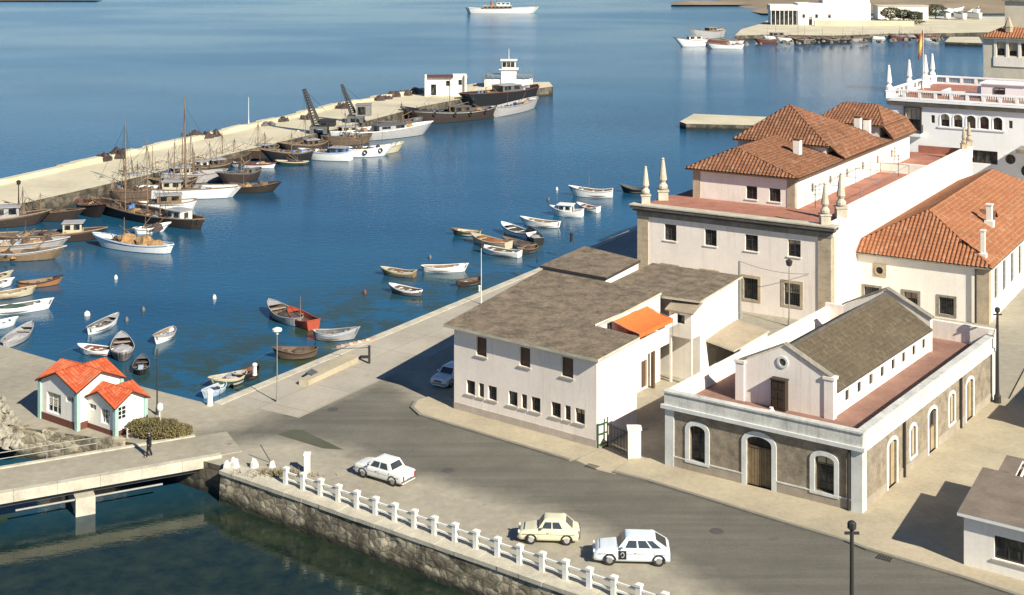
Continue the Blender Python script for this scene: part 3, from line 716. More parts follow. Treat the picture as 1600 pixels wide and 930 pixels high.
def boarded(parent, pf, s0, s1, h0, h1, depth, mat, n=6, top=0.0, name='door'):
    d = MB(); w_ = (s1 - s0) / n
    for k in range(n): pbox(d, pf, s0 + w_ * k + 0.012, s0 + w_ * (k + 1) - 0.012, h0, h1 - top, depth - 0.07, depth)
    pbox(d, pf, s0, s1, h0, h1, depth + 0.002, depth + 0.04)
    if top == 0:
        for z in (0.12, 0.5, 0.86): pbox(d, pf, s0 + 0.05, s1 - 0.05, h0 + (h1 - h0) * z - 0.06, h0 + (h1 - h0) * z + 0.06, depth - 0.1, depth - 0.072)
    o = d.build(name, mat, parent)
    if top:
        g = MB(); g.poly([pf(s0, h1 - top, depth - 0.01), pf(s1, h1 - top, depth - 0.01), pf(s1, h1, depth - 0.01), pf(s0, h1, depth - 0.01)], raw=True); g.build('fanlight', 'glass', o)
        g = MB(); pbox(g, pf, (s0 + s1) / 2 - 0.035, (s0 + s1) / 2 + 0.035, h0, h1 - top, depth - 0.1, depth - 0.072); pbox(g, pf, s0, s1, h1 - top - 0.06, h1 - top + 0.05, depth - 0.11, depth - 0.011); g.build('door_rail', 'frame_brown', o)
    return o
boarded(t, pf, 5.72, 7.42, 0.12, 3.28, 0.28, 'door_wood', 8, 0.75)
for k, (s0, s1, h0, h1) in enumerate(sh):
    m = MB(); archtrim(m, pr, s0, s1, h0, h1, 0.24, 0.3, 0.05, 0, h0 > .5); m.build('window_surround' if h0 > .5 else 'door_surround', 'trim', t)
    if h0 > .5: boarded(t, pr, s0, s1, h0, h1, 0.16, 'pave', 1, 0.0001, 'blind_window')
    else: boarded(t, pr, s0, s1, h0, h1, 0.2, 'door_pale', 5, 1.2 if k == 2 else 0.0001)
for y in (6.75, 17.55):  # wide dark strips standing in for a likely shadow gap in the wall
    m = MB(S); m.gbox(-0.17, -0.003, y - 0.1, y + 0.1, 0.1, 3.83); m.build('pipe_strip', 'iron', t)
m = MB(S); m.tube((0.74, -0.14, 0.1), (0.74, -0.14, 3.83), 0.075); m.build('pipe_strip', 'iron', t)
# raised hall
x0, x1, y0, y1 = 3.4, 10.05, 3.85, 21.8; xm = (x0 + x1) / 2
def gable(y, th):
    m = MB(S); pts = [(x0, 3.9), (x1, 3.9), (x1, 6.35), (xm, 8.0), (x0, 6.35)]
    a = [(p[0], y, p[1]) for p in pts]; b = [(p[0], y + th, p[1]) for p in pts]
    m.poly(a); m.poly(b[::-1])
    for k in range(5): m.poly([a[k], a[(k + 1) % 5], b[(k + 1) % 5], b[k]])
    return m
gable(y0, 0.4).build('gable_wall', 'plaster', t); gable(y1 - 0.4, 0.4).build('gable_wall', 'plaster', t)
for y in (y0, y1 - 0.4):
    m = MB(S)
    for (a, b) in (((x0 - 0.12, 6.35), (xm, 8.06)), ((x1 + 0.12, 6.35), (xm, 8.06))):
        m.poly([(a[0], y - .08, a[1]), (b[0], y - .08, b[1]), (b[0], y + .48, b[1]), (a[0], y + .48, a[1])])
        m.poly([(a[0], y - .08, a[1] + .12), (b[0], y - .08, b[1] + .12), (b[0], y + .48, b[1] + .12), (a[0], y + .48, a[1] + .12)])
        m.poly([(a[0], y - .08, a[1]), (b[0], y - .08, b[1]), (b[0], y - .08, b[1] + .12), (a[0], y - .08, a[1] + .12)])
        m.poly([(a[0], y + .48, a[1]), (b[0], y + .48, b[1]), (b[0], y + .48, b[1] + .12), (a[0], y + .48, a[1] + .12)])
    m.build('gable_coping', 'cornice', t)
for x in (x0, x1 - 0.5):
    m = MB(S); m.gbox(x - 0.06, x + 0.56, y0 - 0.1, y0 + 0.42, 3.9, 6.4); m.gbox(x - 0.14, x + 0.64, y0 - 0.16, y0 + 0.5, 6.4, 6.58); m.build('corner_pilaster', 'plaster', t)
phr = plane(S, (x0 + .1, y0 + .4), (x0 + .1, y1 - .4), (1, 0)); phl = plane(S, (x1 - .1, y0 + .4), (x1 - .1, y1 - .4), (-1, 0))
ch = [(1.75 + 2.0 * k, 2.42 + 2.0 * k, 4.4, 5.12) for k in range(8)]
for q_ in (phr, phl): m = MB(S); wall(m, q_, 3.9, 5.62, ch, 0.15); m.build('clerestory_wall', 'plaster2', t)
for c in ch:
    window(t, phr, *c, 1, 1, 0.15, 'frame_dark', fw=.05); window(t, phl, *c, 1, 1, 0.15, 'frame_dark', fw=.05)
m = MB(S, (.26, .065))
m.roof([(x0 - 0.15, y0 + .41, 5.6), (x0 - 0.15, y1 - .41, 5.6), (xm, y1 - .41, 7.75), (xm, y0 + .41, 7.75)], 0, 0.12, 1)
m.roof([(x1 + 0.15, y1 - .41, 5.6), (x1 + 0.15, y0 + .41, 5.6), (xm, y0 + .41, 7.75), (xm, y1 - .41, 7.75)], 0, 0.12, 1)
m.tube((xm, y0 + .4, 7.76), (xm, y1 - .4, 7.76), 0.13, mi=1)
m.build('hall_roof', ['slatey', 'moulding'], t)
pg = plane(S, (x0, y0), (x1, y0), (0, 1))
round_window(t, pg, 3.4, 6.95, 0.24, 0.15)
m = MB(S); m.gbox(6.42, 7.4, y0 - 0.5, y0 - 0.44, 3.92, 5.85); m.gbox(6.42, 6.49, y0 - .44, y0, 3.92, 5.85); m.gbox(7.33, 7.4, y0 - .44, y0, 3.92, 5.85); m.gbox(6.36, 7.46, y0 - .56, y0, 5.85, 5.93)
for z in (4.1, 4.7, 5.3):
    for x in (6.52, 6.96): m.gbox(x, x + .36, y0 - 0.53, y0 - 0.502, z, z + .42)
m.build('stair_hatch', mat_plain('very_dark_wood', (.04, .026, .016), .6), t)
m = MB(S); m.lathe((6.95, y0 - 1.35), [(0.2, 3.9), (0.22, 4.1), (0.12, 4.3), (0.14, 4.36)], 10); m.build('vent_pot', 'offwhite', t)

# ================================================================== BUILDING T: long white harbour office with obelisks
T = Frame((28.58, 119.1), 148, 57); TL = 50
t = thing('harbour_office', 'tall white two storey building with red terrace, tiled attic roofs and stone corner pilasters', 'building', T.O)
pf = plane(T, (0, 0), (19.2, 0), (0, 1)); pr = plane(T, (0, 0), (0, TL), (1, 0)); pl = plane(T, (19.2, 0), (19.2, TL), (-1, 0)); pb = plane(T, (0, TL), (19.2, TL), (0, -1))
up = [(2.8, 4.0, 5.66, 7.18), (6.9, 8.15, 5.68, 7.18), (11.0, 12.22, 5.68, 7.2), (15.15, 16.4, 5.68, 7.22)]
lo = [(2.85, 4.35, 1.2, 3.2), (6.9, 8.3, 1.2, 3.15), (11.0, 12.4, 1.2, 3.15), (15.1, 16.5, 1.2, 3.15)]
m = MB(T); wall(m, pf, 0, 7.75, up + lo, 0.2); wall(m, pr, 0, 8.4); wall(m, pl, 0, 8.4, [(4 + 4.2 * k, 5.3 + 4.2 * k, z, z + 1.6) for k in range(10) for z in (1.3, 5.4)], 0.2); wall(m, pb, 0, 8.4)
m.build('wall', 'pink', t)
for wv in up: window(t, pf, *wv, 2, 3, 0.2, 'frame_dark', sill='plaster2')
for wv in lo: window(t, pf, *wv, 2, 3, 0.2, 'frame_dark', grille=True)
for (s0, s1, h0, h1) in lo:
    m = MB()
    pbox(m, pf, s0 - .28, s0, h0 - .2, h1 + .28, -.05, .02); pbox(m, pf, s1, s1 + .28, h0 - .2, h1 + .28, -.05, .02); pbox(m, pf, s0, s1, h1, h1 + .28, -.05, .02); pbox(m, pf, s0, s1, h0 - .2, h0, -.05, .02)
    m.build('window_surround', 'ashlar', t)
for a, b in ((-0.06, 1.15), (18.1, 19.26)):
    m = MB(T)
    for k in range(13): m.gbox(a, b, -0.1, 0.6 if a > 1 else 0.9, 0.6 * k, 0.6 * k + 0.585)
    m.gbox(a + .03, b - .03, -0.06, .4, 0, 7.74)
    m.build('corner_pilaster', 'ashlar', t)
m = MB(T); m.gbox(-0.12, 19.32, -0.14, 0.3, 7.75, 8.25); m.build('frieze', 'cornice', t)
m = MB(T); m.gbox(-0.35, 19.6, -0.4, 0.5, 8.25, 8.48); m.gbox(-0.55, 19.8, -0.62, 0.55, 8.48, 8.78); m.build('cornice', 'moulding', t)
m = MB(T); m.gbox(-0.6, 19.85, -0.68, 0.62, 8.78, 8.9); m.build('cornice_ledge', 'coping', t)
m = MB(T); m.gbox(0.0, 19.2, 0.3, TL, 8.2, 8.4); m.gbox(0.3, 19.2, .62, 7.1, 8.405, 8.62); m.build('terrace_floor', 'redfloor', t)
m = MB(T); m.gbox(-0.06, 0.42, 4.6, TL, 8.3, 9.65); m.gbox(-0.12, 0.5, 4.6, TL, 9.65, 9.75); m.gbox(-0.06, .5, .65, 4.6, 8.3, 8.95); m.build('side_parapet', 'plaster2', t)
m = MB(T); m.gbox(0.5, 6.0, 33.5, 33.9, 8.4, 9.5); m.build('terrace_wall', 'plaster2', t)
m = MB(T); m.gbox(0.5, 6.4, TL - .3, TL, 8.4, 9.3); m.build('back_parapet', 'redfloor', t)
m = MB(T)
for x in (1.2, 5.4):
    for y in (12, 17.5, 23, 28): m.tube((x, y, 8.4), (x, y, 10.3), 0.035, n=6)
for x in (1.2, 5.4): m.tube((x, 12, 10.3), (x, 28, 10.3), 0.03, n=6)
for y in (12, 17.5, 23, 28): m.tube((1.2, y, 10.3), (5.4, y, 10.3), 0.03, n=6)
m.build('washing_frame', 'steel', t)
# attic
ax0, ax1, ay0, ay1 = 6.1, 16.7, 7.15, 45
pa = plane(T, (ax0, ay0), (ax1, ay0), (0, 1)); par = plane(T, (ax0, ay0), (ax0, ay1), (1, 0)); pal = plane(T, (ax1, ay0), (ax1, ay1), (-1, 0)); pab = plane(T, (ax0, ay1), (ax1, ay1), (0, -1))
aw = [(1.42, 2.57, 9.04, 10.32), (3.82, 4.96, 9.04, 10.32)]
rw = [(4.6 + 5.2 * k, 5.3 + 5.2 * k, 9.4, 10.3) for k in range(6)]
m = MB(T); wall(m, pa, 8.4, 11.6, aw, 0.18); wall(m, par, 8.4, 11.6, rw, .18); wall(m, pal, 8.4, 11.6); wall(m, pab, 8.4, 11.6); m.build('attic_wall', 'plaster', t)
for wv in aw: window(t, pa, *wv, 2, 2, 0.18, sill='plaster2')
for wv in rw: window(t, par, *wv, 1, 2, 0.18)
for a, b in ((ax0 - .05, ax0 + .75), (ax1 - .75, ax1 + .05)):
    m = MB(T); m.gbox(a, b, ay0 - .05, ay0 + .5, 8.4, 11.58); m.build('attic_pilaster', 'ashlar', t)
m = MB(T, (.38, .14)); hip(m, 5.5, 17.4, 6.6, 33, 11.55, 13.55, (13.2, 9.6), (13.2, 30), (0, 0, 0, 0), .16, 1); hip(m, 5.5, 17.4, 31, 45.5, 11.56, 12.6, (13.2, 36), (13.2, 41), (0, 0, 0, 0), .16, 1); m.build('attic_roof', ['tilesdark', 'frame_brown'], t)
m = MB(T); m.gbox(7.35, 17.2, 19.5, 31.5, 11.5, 12.9); m.build('upper_wall', 'plaster', t)
m = MB(T, (.38, .14))
A = (13.2, 24.2, 16.4); e = [(7.0, 19.1, 12.95), (17.7, 19.1, 12.95), (17.7, 32, 12.95), (7.0, 32, 12.95)]
m.roof([e[0], e[1], A], 0, .15, 1); m.roof([e[1], e[2], A], 0, .15, 1); m.roof([e[2], e[3], A], 0, .15, 1); m.roof([e[3], e[0], A], 0, .15, 1)
m.roof([(5.4, 32, 11.75), (5.4, 19.6, 11.75), (7.0, 19.3, 12.965), (7.0, 32, 12.965)], 0, .03, 0)
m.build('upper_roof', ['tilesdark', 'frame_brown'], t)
m = MB(T); m.gbox(7.05, 14.4, 36.4, 44.8, 11.5, 13.15); m.build('upper_wall', 'plaster', t)
m = MB(T, (.38, .14)); hip(m, 6.5, 14.8, 36, 45.2, 13.2, 15.1, (8.6, 40.4), (12.6, 40.4), (0, 0, 0, 0), .15, 1)
m.roof([(5.4, 45.4, 11.7), (5.4, 36.2, 11.7), (6.55, 36.1, 13.1), (6.55, 45.3, 13.1)], 0, .1, 1); m.build('upper_roof', ['tilesdark', 'frame_brown'], t)
for (x, y, z0, z1) in ((9.0, 15.6, 12.4, 13.9), (8.6, 33.5, 12.5, 14.3), (7.9, 34.6, 12.3, 14.0)):
    c = MB(T); c.gbox(x - .35, x + .35, y - .35, y + .35, z0, z1); co = c.build('chimney', 'plaster2', t)
    c = MB(T); c.gbox(x - .42, x + .42, y - .42, y + .42, z1 + .16, z1 + .24)
    for dx in (-.28, .28):
        for dy in (-.28, .28): c.gbox(x + dx - .07, x + dx + .07, y + dy - .07, y + dy + .07, z1, z1 + .16)
    c.build('chimney_cap', 'tiles', co)
M['obstone'] = mat_rough('weathered_obelisk_stone', (.52, .47, .37), .2, 1.2, 5, .9, .5, (.26, .22, .16))
def obelisk(fr, x, y, z, h, label, mat, grp, cap=True):
    o = thing('obelisk', label, 'obelisk', fr.world(x, y, z), 0, grp)
    k = h / 3.6
    m = MB(); m.gbox(-.42 * k, .42 * k, -.42 * k, .42 * k, 0, .75 * k); m.gbox(-.5 * k, .5 * k, -.5 * k, .5 * k, .75 * k, .86 * k); m.build('pedestal', mat, o)
    m = MB(); m.lathe((0, 0), [(.22 * k, .86 * k), (.4 * k, 1.0 * k), (.42 * k, 1.2 * k), (.2 * k, 1.5 * k), (.27 * k, 1.58 * k), (.36 * k, 1.75 * k), (.34 * k, 1.86 * k), (.14 * k, 3.35 * k), (.1 * k, 3.4 * k), (.15 * k, 3.5 * k), (.05 * k, 3.6 * k)], 10); m.build('spire', mat, o, smooth=False)
    return o
ob = 'stone obelisks on the harbour office'
obelisk(T, 18.7, 0.55, 8.9, 3.6, 'grey stone obelisk at the front left corner of the harbour office ledge', 'obstone', ob)
obelisk(T, 18.7, 4.3, 8.62, 4.2, 'stone obelisk standing just behind the front left corner one, beside the red terrace', 'obstone', ob)
obelisk(T, 0.7, 0.5, 8.9, 3.7, 'stone obelisk at the front right corner of the harbour office ledge', 'obstone', ob)
obelisk(T, 0.4, 3.9, 8.95, 4.1, 'stone obelisk at the near end of the white terrace parapet', 'obstone', ob)
obelisk(T, 0.2, TL - 3.2, 9.75, 2.6, 'weathered obelisk near the far end of the white terrace parapet', 'ashlar', ob)
obelisk(T, 0.2, TL - 0.8, 9.75, 2.9, 'last weathered obelisk at the far end of the white terrace parapet', 'ashlar', ob)
for (x, y, h, lab) in ((4.9, 9.5, 2.2, 'thin metal aerial at the near end of the harbour office terrace'), (3.4, 31.5, 2.4, 'metal aerial beside the low cross wall of the terrace'), (5.0, 35.5, 2.6, 'metal aerial with several bars beyond the low cross wall of the terrace')):
    m = MB(); m.tube((0, 0, 0), (0, 0, h), .035, n=6)
    for k, z in enumerate((.6, .8, .97)): m.tube((-.6 + .1 * k, 0, h * z), (.6 - .1 * k, 0, h * z), .022, n=5); m.tube((0, -.4, h * z - .05), (0, .4, h * z - .05), .022, n=5)
    tag(m.build('aerial', 'iron', None, loc=T.world(x, y, 8.4)), lab, 'aerial', 'aerials on the terrace')

# ================================================================== BUILDING O: orange hipped roof
O = Frame((42.7, 119.0), 149, 58); ow, ol = 13.3, 38
t = thing('tiled_hall', 'white single storey building under a large hipped orange tile roof', 'building', O.O)
pf = plane(O, (0, 0), (ow, 0), (0, 1)); pr = plane(O, (0, 0), (0, ol), (1, 0)); pl = plane(O, (ow, 0), (ow, ol), (-1, 0)); pb = plane(O, (0, ol), (ow, ol), (0, -1))
fw_ = [(3.02, 4.32, 0.4, 1.95), (6.25, 7.5, 0.45, 2.0), (9.8, 11.2, 0.45, 2.0)]
so = [(2.35 + 3.55 * k, 4.0 + 3.55 * k, 1.58, 4.5) for k in range(9)]
m = MB(O); wall(m, pf, 0, 5.1, fw_, .22); wall(m, pr, 0, 5.1, so, .2); wall(m, pl, 0, 5.1); wall(m, pb, 0, 5.1); m.build('wall', 'plaster2', t)
for wv in fw_:
    window(t, pf, *wv, 2, 2, .22, grille=True)
    m = MB(); s0, s1, h0, h1 = wv
    pbox(m, pf, s0 - .24, s0, h0 - .2, h1 + .2, -.05, .02); pbox(m, pf, s1, s1 + .24, h0 - .2, h1 + .2, -.05, .02); pbox(m, pf, s0, s1, h1, h1 + .2, -.05, .02); pbox(m, pf, s0, s1, h0 - .2, h0, -.05, .02)
    m.build('window_surround', 'cornice', t)
for wv in so: window(t, pr, *wv, 2, 4, .2, 'steel')
m = MB(); pbox(m, pf, 9.75 - .62, 9.75 + .62, 3.05, 4.3, -.05, .0); m.build('round_window_block', 'ashlar', t)
round_window(t, lambda s, h, d=0: pf(s, h, d - .052), 9.75, 3.67, 0.33, 0.13, 'ashlar')
for a, b in ((-.06, 1.0), (ow - .95, ow + .06)):
    m = MB(O); m.gbox(a, b, -.08, .8, 0, 4.98); m.build('corner_pilaster', 'ashlar', t)
m = MB(O); m.gbox(-.2, ow + .2, -.2, ol + .2, 4.985, 5.08); m.build('cornice', 'cornice', t)
m = MB(O, (.38, .14)); hip(m, -.4, ow + .4, -.4, ol + .4, 5.15, 8.7, (6.65, 5.2), (6.65, 32.5), (0, 0, 0, 0), .14, 1)
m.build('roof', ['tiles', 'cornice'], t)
m = MB(O); m.tube((1.05, -0.25, .1), (1.05, -.25, 4.9), .09); m.build('pipe_strip', 'iron', t)
for (x, y, z0, z1, r) in ((0.75, 1.3, 5.2, 8.1, .22), (2.4, 11.5, 6.2, 8.6, .3)):
    m = MB(O); m.gbox(x - r * 1.4, x + r * 1.4, y - r * 1.4, y + r * 1.4, z0, z0 + .9); m.gbox(x - r * .85, x + r * .85, y - r * .85, y + r * .85, z0 + .9, z1); m.gbox(x - r * 1.1, x + r * 1.1, y - r * 1.1, y + r * 1.1, z1, z1 + .12); m.build('chimney', 'offwhite', t)
m = MB(O)
m.poly([(2.6, 13.2, 6.3), (2.6, 15.8, 6.3), (2.6, 14.5, 7.4)], 1); m.roof([(2.4, 13.0, 6.3), (6.3, 13.0, 7.5), (6.3, 14.5, 7.6), (2.4, 14.5, 7.55)], 0, .08, 0); m.roof([(2.4, 16.0, 6.3), (6.3, 16.0, 7.5), (6.3, 14.5, 7.6), (2.4, 14.5, 7.55)], 0, .08, 0)
m.build('dormer', ['tilesdark', 'frame_dark'], t)

# ================================================================== BUILDING W: two storey white house with gravel roof
W = Frame((5.711, 89.576), 142.5, 54.5); ww = 12.54
t = thing('white_house', 'two storey white house with flat gravel roof and a roof terrace with parapet', 'building', W.O)
pf = plane(W, (0, 0), (ww, 0), (0, 1)); pr = plane(W, (0, 0), (0, 5.35), (1, 0)); pl = plane(W, (ww, 0), (14.6, 15.6), (-1, 0))
uw = [(1.93, 2.9, 4.4, 5.75), (5.6, 6.52, 4.42, 5.76), (9.5, 10.45, 4.42, 5.78)]
lw = []
for b0 in (0.97, 4.71, 8.57): lw += [(b0, b0 + .8, 1.46, 2.46), (b0 + 1.17, b0 + 1.65, 1.46, 2.46), (b0 + 2.0, b0 + 2.8, 1.46, 2.46)]
m = MB(W); wall(m, pf, 0, 6.1, uw + lw, .2); wall(m, pr, 0, 6.3); wall(m, pl, 0, 6.3)
m.poly([(0, 0, 6.1), (ww, 0, 6.1), (ww, .2, 6.1), (0, .2, 6.1)])
pn = plane(W, (3.5, 5.35), (3.5, 14.9), (1, 0)); wall(m, pn, 0, 6.6, [(1.6, 2.5, 4.95, 6.3), (5.0, 5.9, 4.95, 6.3), (6.6, 7.5, .1, 2.2), (2.2, 3.4, 1.1, 2.3)], .2)
pe = plane(W, (0, 5.35), (3.5, 5.35), (0, -1)); wall(m, pe, 0, 6.4)
m.build('wall', 'pink', t)
for wv in uw: window(t, pf, *wv, 1, 1, .2, 'frame_brown', glass='frame_brown', sill='coping', name='shutter_window')
for wv in lw: window(t, pf, *wv, 2 if wv[1] - wv[0] > .6 else 1, 2, .2, 'frame_dark', sill='coping')
for wv in [(1.6, 2.5, 4.95, 6.3), (5.0, 5.9, 4.95, 6.3), (2.2, 3.4, 1.1, 2.3)]: window(t, pn, *wv, 1, 2, .2, 'frame_brown')
boarded(t, pn, 6.6, 7.5, .1, 2.2, .2, 'frame_brown', 4, 0.0001)
m = MB(); pbox(m, pf, 0.0, ww, 0.12, 0.62, -.04, -.002); m.build('plinth', mat_rough('grey_pink_plinth', (0.5, 0.43, 0.36), .2, .6, 6, .95, .3), t)
zr = lambda x, y: 6.28 + 0.035 * max(0, y)
rp = [(-.42, -.5), (13.2, -.45), (15.25, 15.4), (3.55, 15.2), (3.4, 5.45), (-.42, 5.1)]
m = MB(W); m.prism(rp, lambda x, y: zr(x, y) - .2, zr, 0, 1); m.build('roof', ['felt', 'coping'], t)
# roof terrace and loggia on the right
m = MB(W); m.prism([(.02, 5.4), (3.5, 5.4), (3.5, 14.8), (2.0, 14.8), (2.0, 10.1), (.02, 10.1)], 4.75, 4.95); m.build('terrace_floor', 'redfloor', t)
m = MB(W); m.gbox(0, .25, 5.36, 10.1, 4.72, 5.85); m.gbox(.25, 2.0, 9.85, 10.1, 4.72, 5.5); m.gbox(1.9, 2.1, 10.1, 14.8, 4.72, 5.5); m.build('terrace_parapet', 'plaster2', t)
m = MB(W); m.gbox(2.95, 3.2, 12.9, 13.15, 0, 4.75); m.build('post', 'frame_brown', t)
# lower flat block at the back left
bp = [(8.95, 15.45), (15.3, 15.45), (16.1, 23.4), (9.7, 22.0)]
m = MB(W); m.prism(bp, 0, 6.85); m.build('back_block', 'plaster', t)
m = MB(W); cx = sum(p[0] for p in bp) / 4; cy = sum(p[1] for p in bp) / 4
m.prism([(cx + (p[0] - cx) * 1.05, cy + (p[1] - cy) * 1.04) for p in bp], 6.95, 7.15, 0, 1); m.build('back_block_roof', ['felt', 'frame_dark'], t)
# right wing
t2 = thing('white_wing', 'tall blank sunlit white wing with grey roof joining the back of the white house', 'building', W.O)
wp = [(.75, 16.4), (3.6, 16.4), (8.9, 16.4), (9.4, 24.0), (1.55, 24.7)]
pwr = plane(W, (.75, 15.1), (1.55, 24.7), (1, 0))
m = MB(W); m.prism(wp, 0, 6.25)
m.build('wall', 'plaster2', t2)
m = MB(W); m.prism([(.45, 15.9), (3.6, 15.4), (8.95, 15.3), (9.6, 24.3), (1.25, 25.0)], 6.3, 6.48, 0, 1); m.build('roof', ['felt', 'coping'], t2)
pbx = plane(W, (.75, 15.0), (2.75, 15.0), (0, 1))
m = MB(W); wall(m, pbx, 3.65, 5.75, [(.62, 1.75, 4.72, 5.4)], .15); m.poly([(.75, 15, 3.65), (2.75, 15, 3.65), (2.75, 16.4, 3.65), (.75, 16.4, 3.65)]); m.poly([(.75, 15, 3.65), (.75, 16.4, 3.65), (.75, 16.4, 6.2), (.75, 15, 5.75)]); m.poly([(2.75, 15, 3.65), (2.75, 16.4, 3.65), (2.75, 16.4, 6.2), (2.75, 15, 5.75)]); m.build('oriel', 'plaster2', t2)
window(t2, pbx, .62, 1.75, 4.72, 5.4, 2, 1, .15)
m = MB(W); m.roof([(.5, 14.75, 5.72), (3.0, 14.75, 5.72), (3.0, 16.4, 6.25), (.5, 16.4, 6.25)], 0, .1, 0); m.build('oriel_roof', 'felt2', t2)
for (x, y) in ((.85, 15.1), (2.65, 15.1)):
    m = MB(W); m.gbox(x - .08, x + .08, y - .08, y + .08, 0, 3.65); m.build('post', 'offwhite', t2)
m = MB(W); m.roof([(-1.6, 17.6, 2.6), (-1.6, 24.2, 2.6), (1.4, 24.2, 3.0), (1.0, 17.6, 3.0)], 0, .12, 1); m.build('lean_to_roof', ['felt2', 'coping'], t2)
m = MB(W); m.gbox(-1.45, -1.3, 19.2, 24.1, 0, 2.5); m.gbox(-1.45, 1.2, 23.95, 24.1, 0, 2.5); m.build('lean_to_wall', 'plaster2', t2)
# awning over the terrace
m = MB(W); n = 8
for k in range(n):
    f0, f1 = k / n, (k + 1) / n
    p = lambda f, g: (3.35 - 2.3 * f, 7.6 + 5.0 * g - .0 * f, 6.35 - .55 * f - .22 * math.sin(math.pi * f) * 0.6)
    m.poly([p(f0, 0), p(f1, 0), p(f1, 1), p(f0, 1)])
m.poly([(1.05, 7.6, 5.8), (1.05, 12.6, 5.8), (1.05, 12.6, 5.5), (1.05, 7.6, 5.5)])
aw_ = thing('awning', 'orange cloth awning with hanging valance over the roof terrace of the white house', 'awning', W.O)
m.build('canopy', 'orange', aw_)
m = MB(W)
for y in (7.6, 12.6): m.tube((1.1, y, 5.78), (3.4, y, 6.3), .025, n=6); m.tube((1.1, y, 5.78), (1.1, y, 4.95 if y < 10 else 4.2), .025, n=6)
m.build('awning_frame', 'steel', aw_)
# alley gate, its pier, and shrubs in the yard
gp_, gq = G(934.7, 702.6), G(949, 697.7)
t = thing('gate', 'narrow green metal gate frame at the right corner of the white house', 'gate', gp_)
d_ = (gq - gp_); m = MB(lambda s, y, z: d_.normalized() * s + Vector((0, y, z))); LL = d_.length
for s in (0, LL): m.gbox(s - .06, s + .06, -.05, .05, 0, 1.75 if s == 0 else 2.0)
for z in (.25, .95, 1.6): m.gbox(.06, LL - .06, -.03, .03, z, z + .1)
m.build('frame', 'green', t)
gpost = G(991, 716)
m = MB(); m.gbox(-.42, .42, -.3, .3, 0, 1.95); m.gbox(-.48, .48, -.36, .36, 1.95, 2.1)
tag(m.build('gate_pier', 'offwhite', None, loc=gpost), 'squat white gate pier in the alley between the white house and roughcast hall', 'gate pier')
m = MB()
a, b = G(949, 699), G(983, 714); dd = b - a
for k in range(16):
    p = a + dd * (k / 15); p = p - a; m.tube((p.x, p.y, 0), (p.x, p.y, 1.7), .022, n=5)
for z in (.2, 1.55): m.tube((0, 0, z), (dd.x, dd.y, z), .025, n=5)
tag(m.build('iron_gate', 'iron', None, loc=a), 'dark barred iron gate closing the shaded alley beside the white house', 'gate')

# ================================================================== BUILDING R: low white house, lower right
RB = Frame((24.73, 72.68), -35.5, 60); rl = 20
t = thing('flat_roofed_house', 'low white house with flat brown roof and slatted opening at lower right', 'building', RB.O)
pf = plane(RB, (0, 0), (rl, 0), (0, 1)); pl = plane(RB, (0, 0), (0, 6.9), (1, 0))
hw = [(1.62, 4.6, .88, 2.15), (7.5, 9.5, .9, 2.15)]
m = MB(RB); wall(m, pf, .1, 2.85, hw, .22); wall(m, pl, .1, 2.85); m.gbox(.9, 1.1, 6.9, 9.6, .1, 2.85); m.gbox(0, .9, 6.88, 6.9, .1, 2.85); m.gbox(1.1, rl, 9.4, 9.6, .1, 2.85); m.gbox(rl - .2, rl, .01, 9.39, .1, 2.85); m.build('wall', 'plaster2', t)
for wv in hw: window(t, pf, *wv, 4, 1, .22, 'frame_dark', sill='coping')
m = MB(RB); m.prism([(-.3, -.35), (rl, -.35), (rl, 6.75), (1.75, 6.75), (.95, 6.95), (-.3, 6.95)], 2.86, 3.03, 0, 1)
m.prism([(.6, 6.96), (1.6, 6.8), (1.6, 9.3), (rl, 9.3), (rl, 9.7), (.6, 9.7)], 2.86, 3.03, 0, 1); m.build('roof', [mat_rough('mauve_brown_gravel_roof', (.2, .158, .12), .25, .7, 5, .95), 'white'], t)
m = MB(RB); m.gbox(1.2, rl, 6.7, 9.35, 2.2, 2.3); m.build('patio_floor', 'redfloor', t)
m = MB(RB)
for k in range(26): m.gbox(1.85 + .42 * k, 1.97 + .42 * k, 6.76, 9.29, 2.93, 3.05)
m.build('pergola_slats', 'plaster', t)
# a neighbour just out of the frame that throws the shade on the side street
NB = Frame((37.9, 90.8), -35, 55)
t = thing('street_house', 'white house standing beyond the right edge of the side street', 'building', NB.O)
m = MB(NB); m.gbox(0, 12, 0, 9, 0, 3.9); m.build('wall', 'plaster2', t)
m = MB(NB); m.gbox(-.2, 12.2, -.2, 3.1, 3.9, 4.05); m.gbox(.9, 12.2, 3.1, 9.2, 3.9, 4.35); m.build('roof', 'felt', t)

# ================================================================== BUILDING E: white arcaded palace
E = Frame((49.4, 174.0), -32, 58)
t = thing('arcaded_house', 'large bright white building with five arched windows and a roof terrace balustrade', 'building', E.O)
pf = plane(E, (0, 0), (24, 0), (0, 1)); pl = plane(E, (0, 0), (0, 22), (1, 0))
ar = [(6.62 + 1.62 * k, 7.74 + 1.62 * k, 10.82, 12.42) for k in range(5)]
eh = [(2.2, 4.05, 10.0, 12.8), (5.42, 5.9, 11.15, 12.15), (15.0, 15.45, 11.15, 12.1), (7.95, 13.65, 6.45, 8.1)] + ar
m = MB(E); wall(m, pf, 0, 13.2, eh, .35); wall(m, pl, 0, 13.2); m.gbox(0, 24, 21.8, 22, 0, 13.2); m.gbox(23.8, 24, 0.01, 21.8, 0, 13.2); m.build('wall', 'bluewhite', t)
window(t, pf, 2.2, 4.05, 10.0, 12.8, 3, 2, .35); window(t, pf, 5.42, 5.9, 11.15, 12.15, 1, 1, .2); window(t, pf, 15.0, 15.45, 11.15, 12.1, 1, 1, .2)
window(t, pf, 7.95, 13.65, 6.45, 8.1, 4, 1, .35, 'frame_brown')
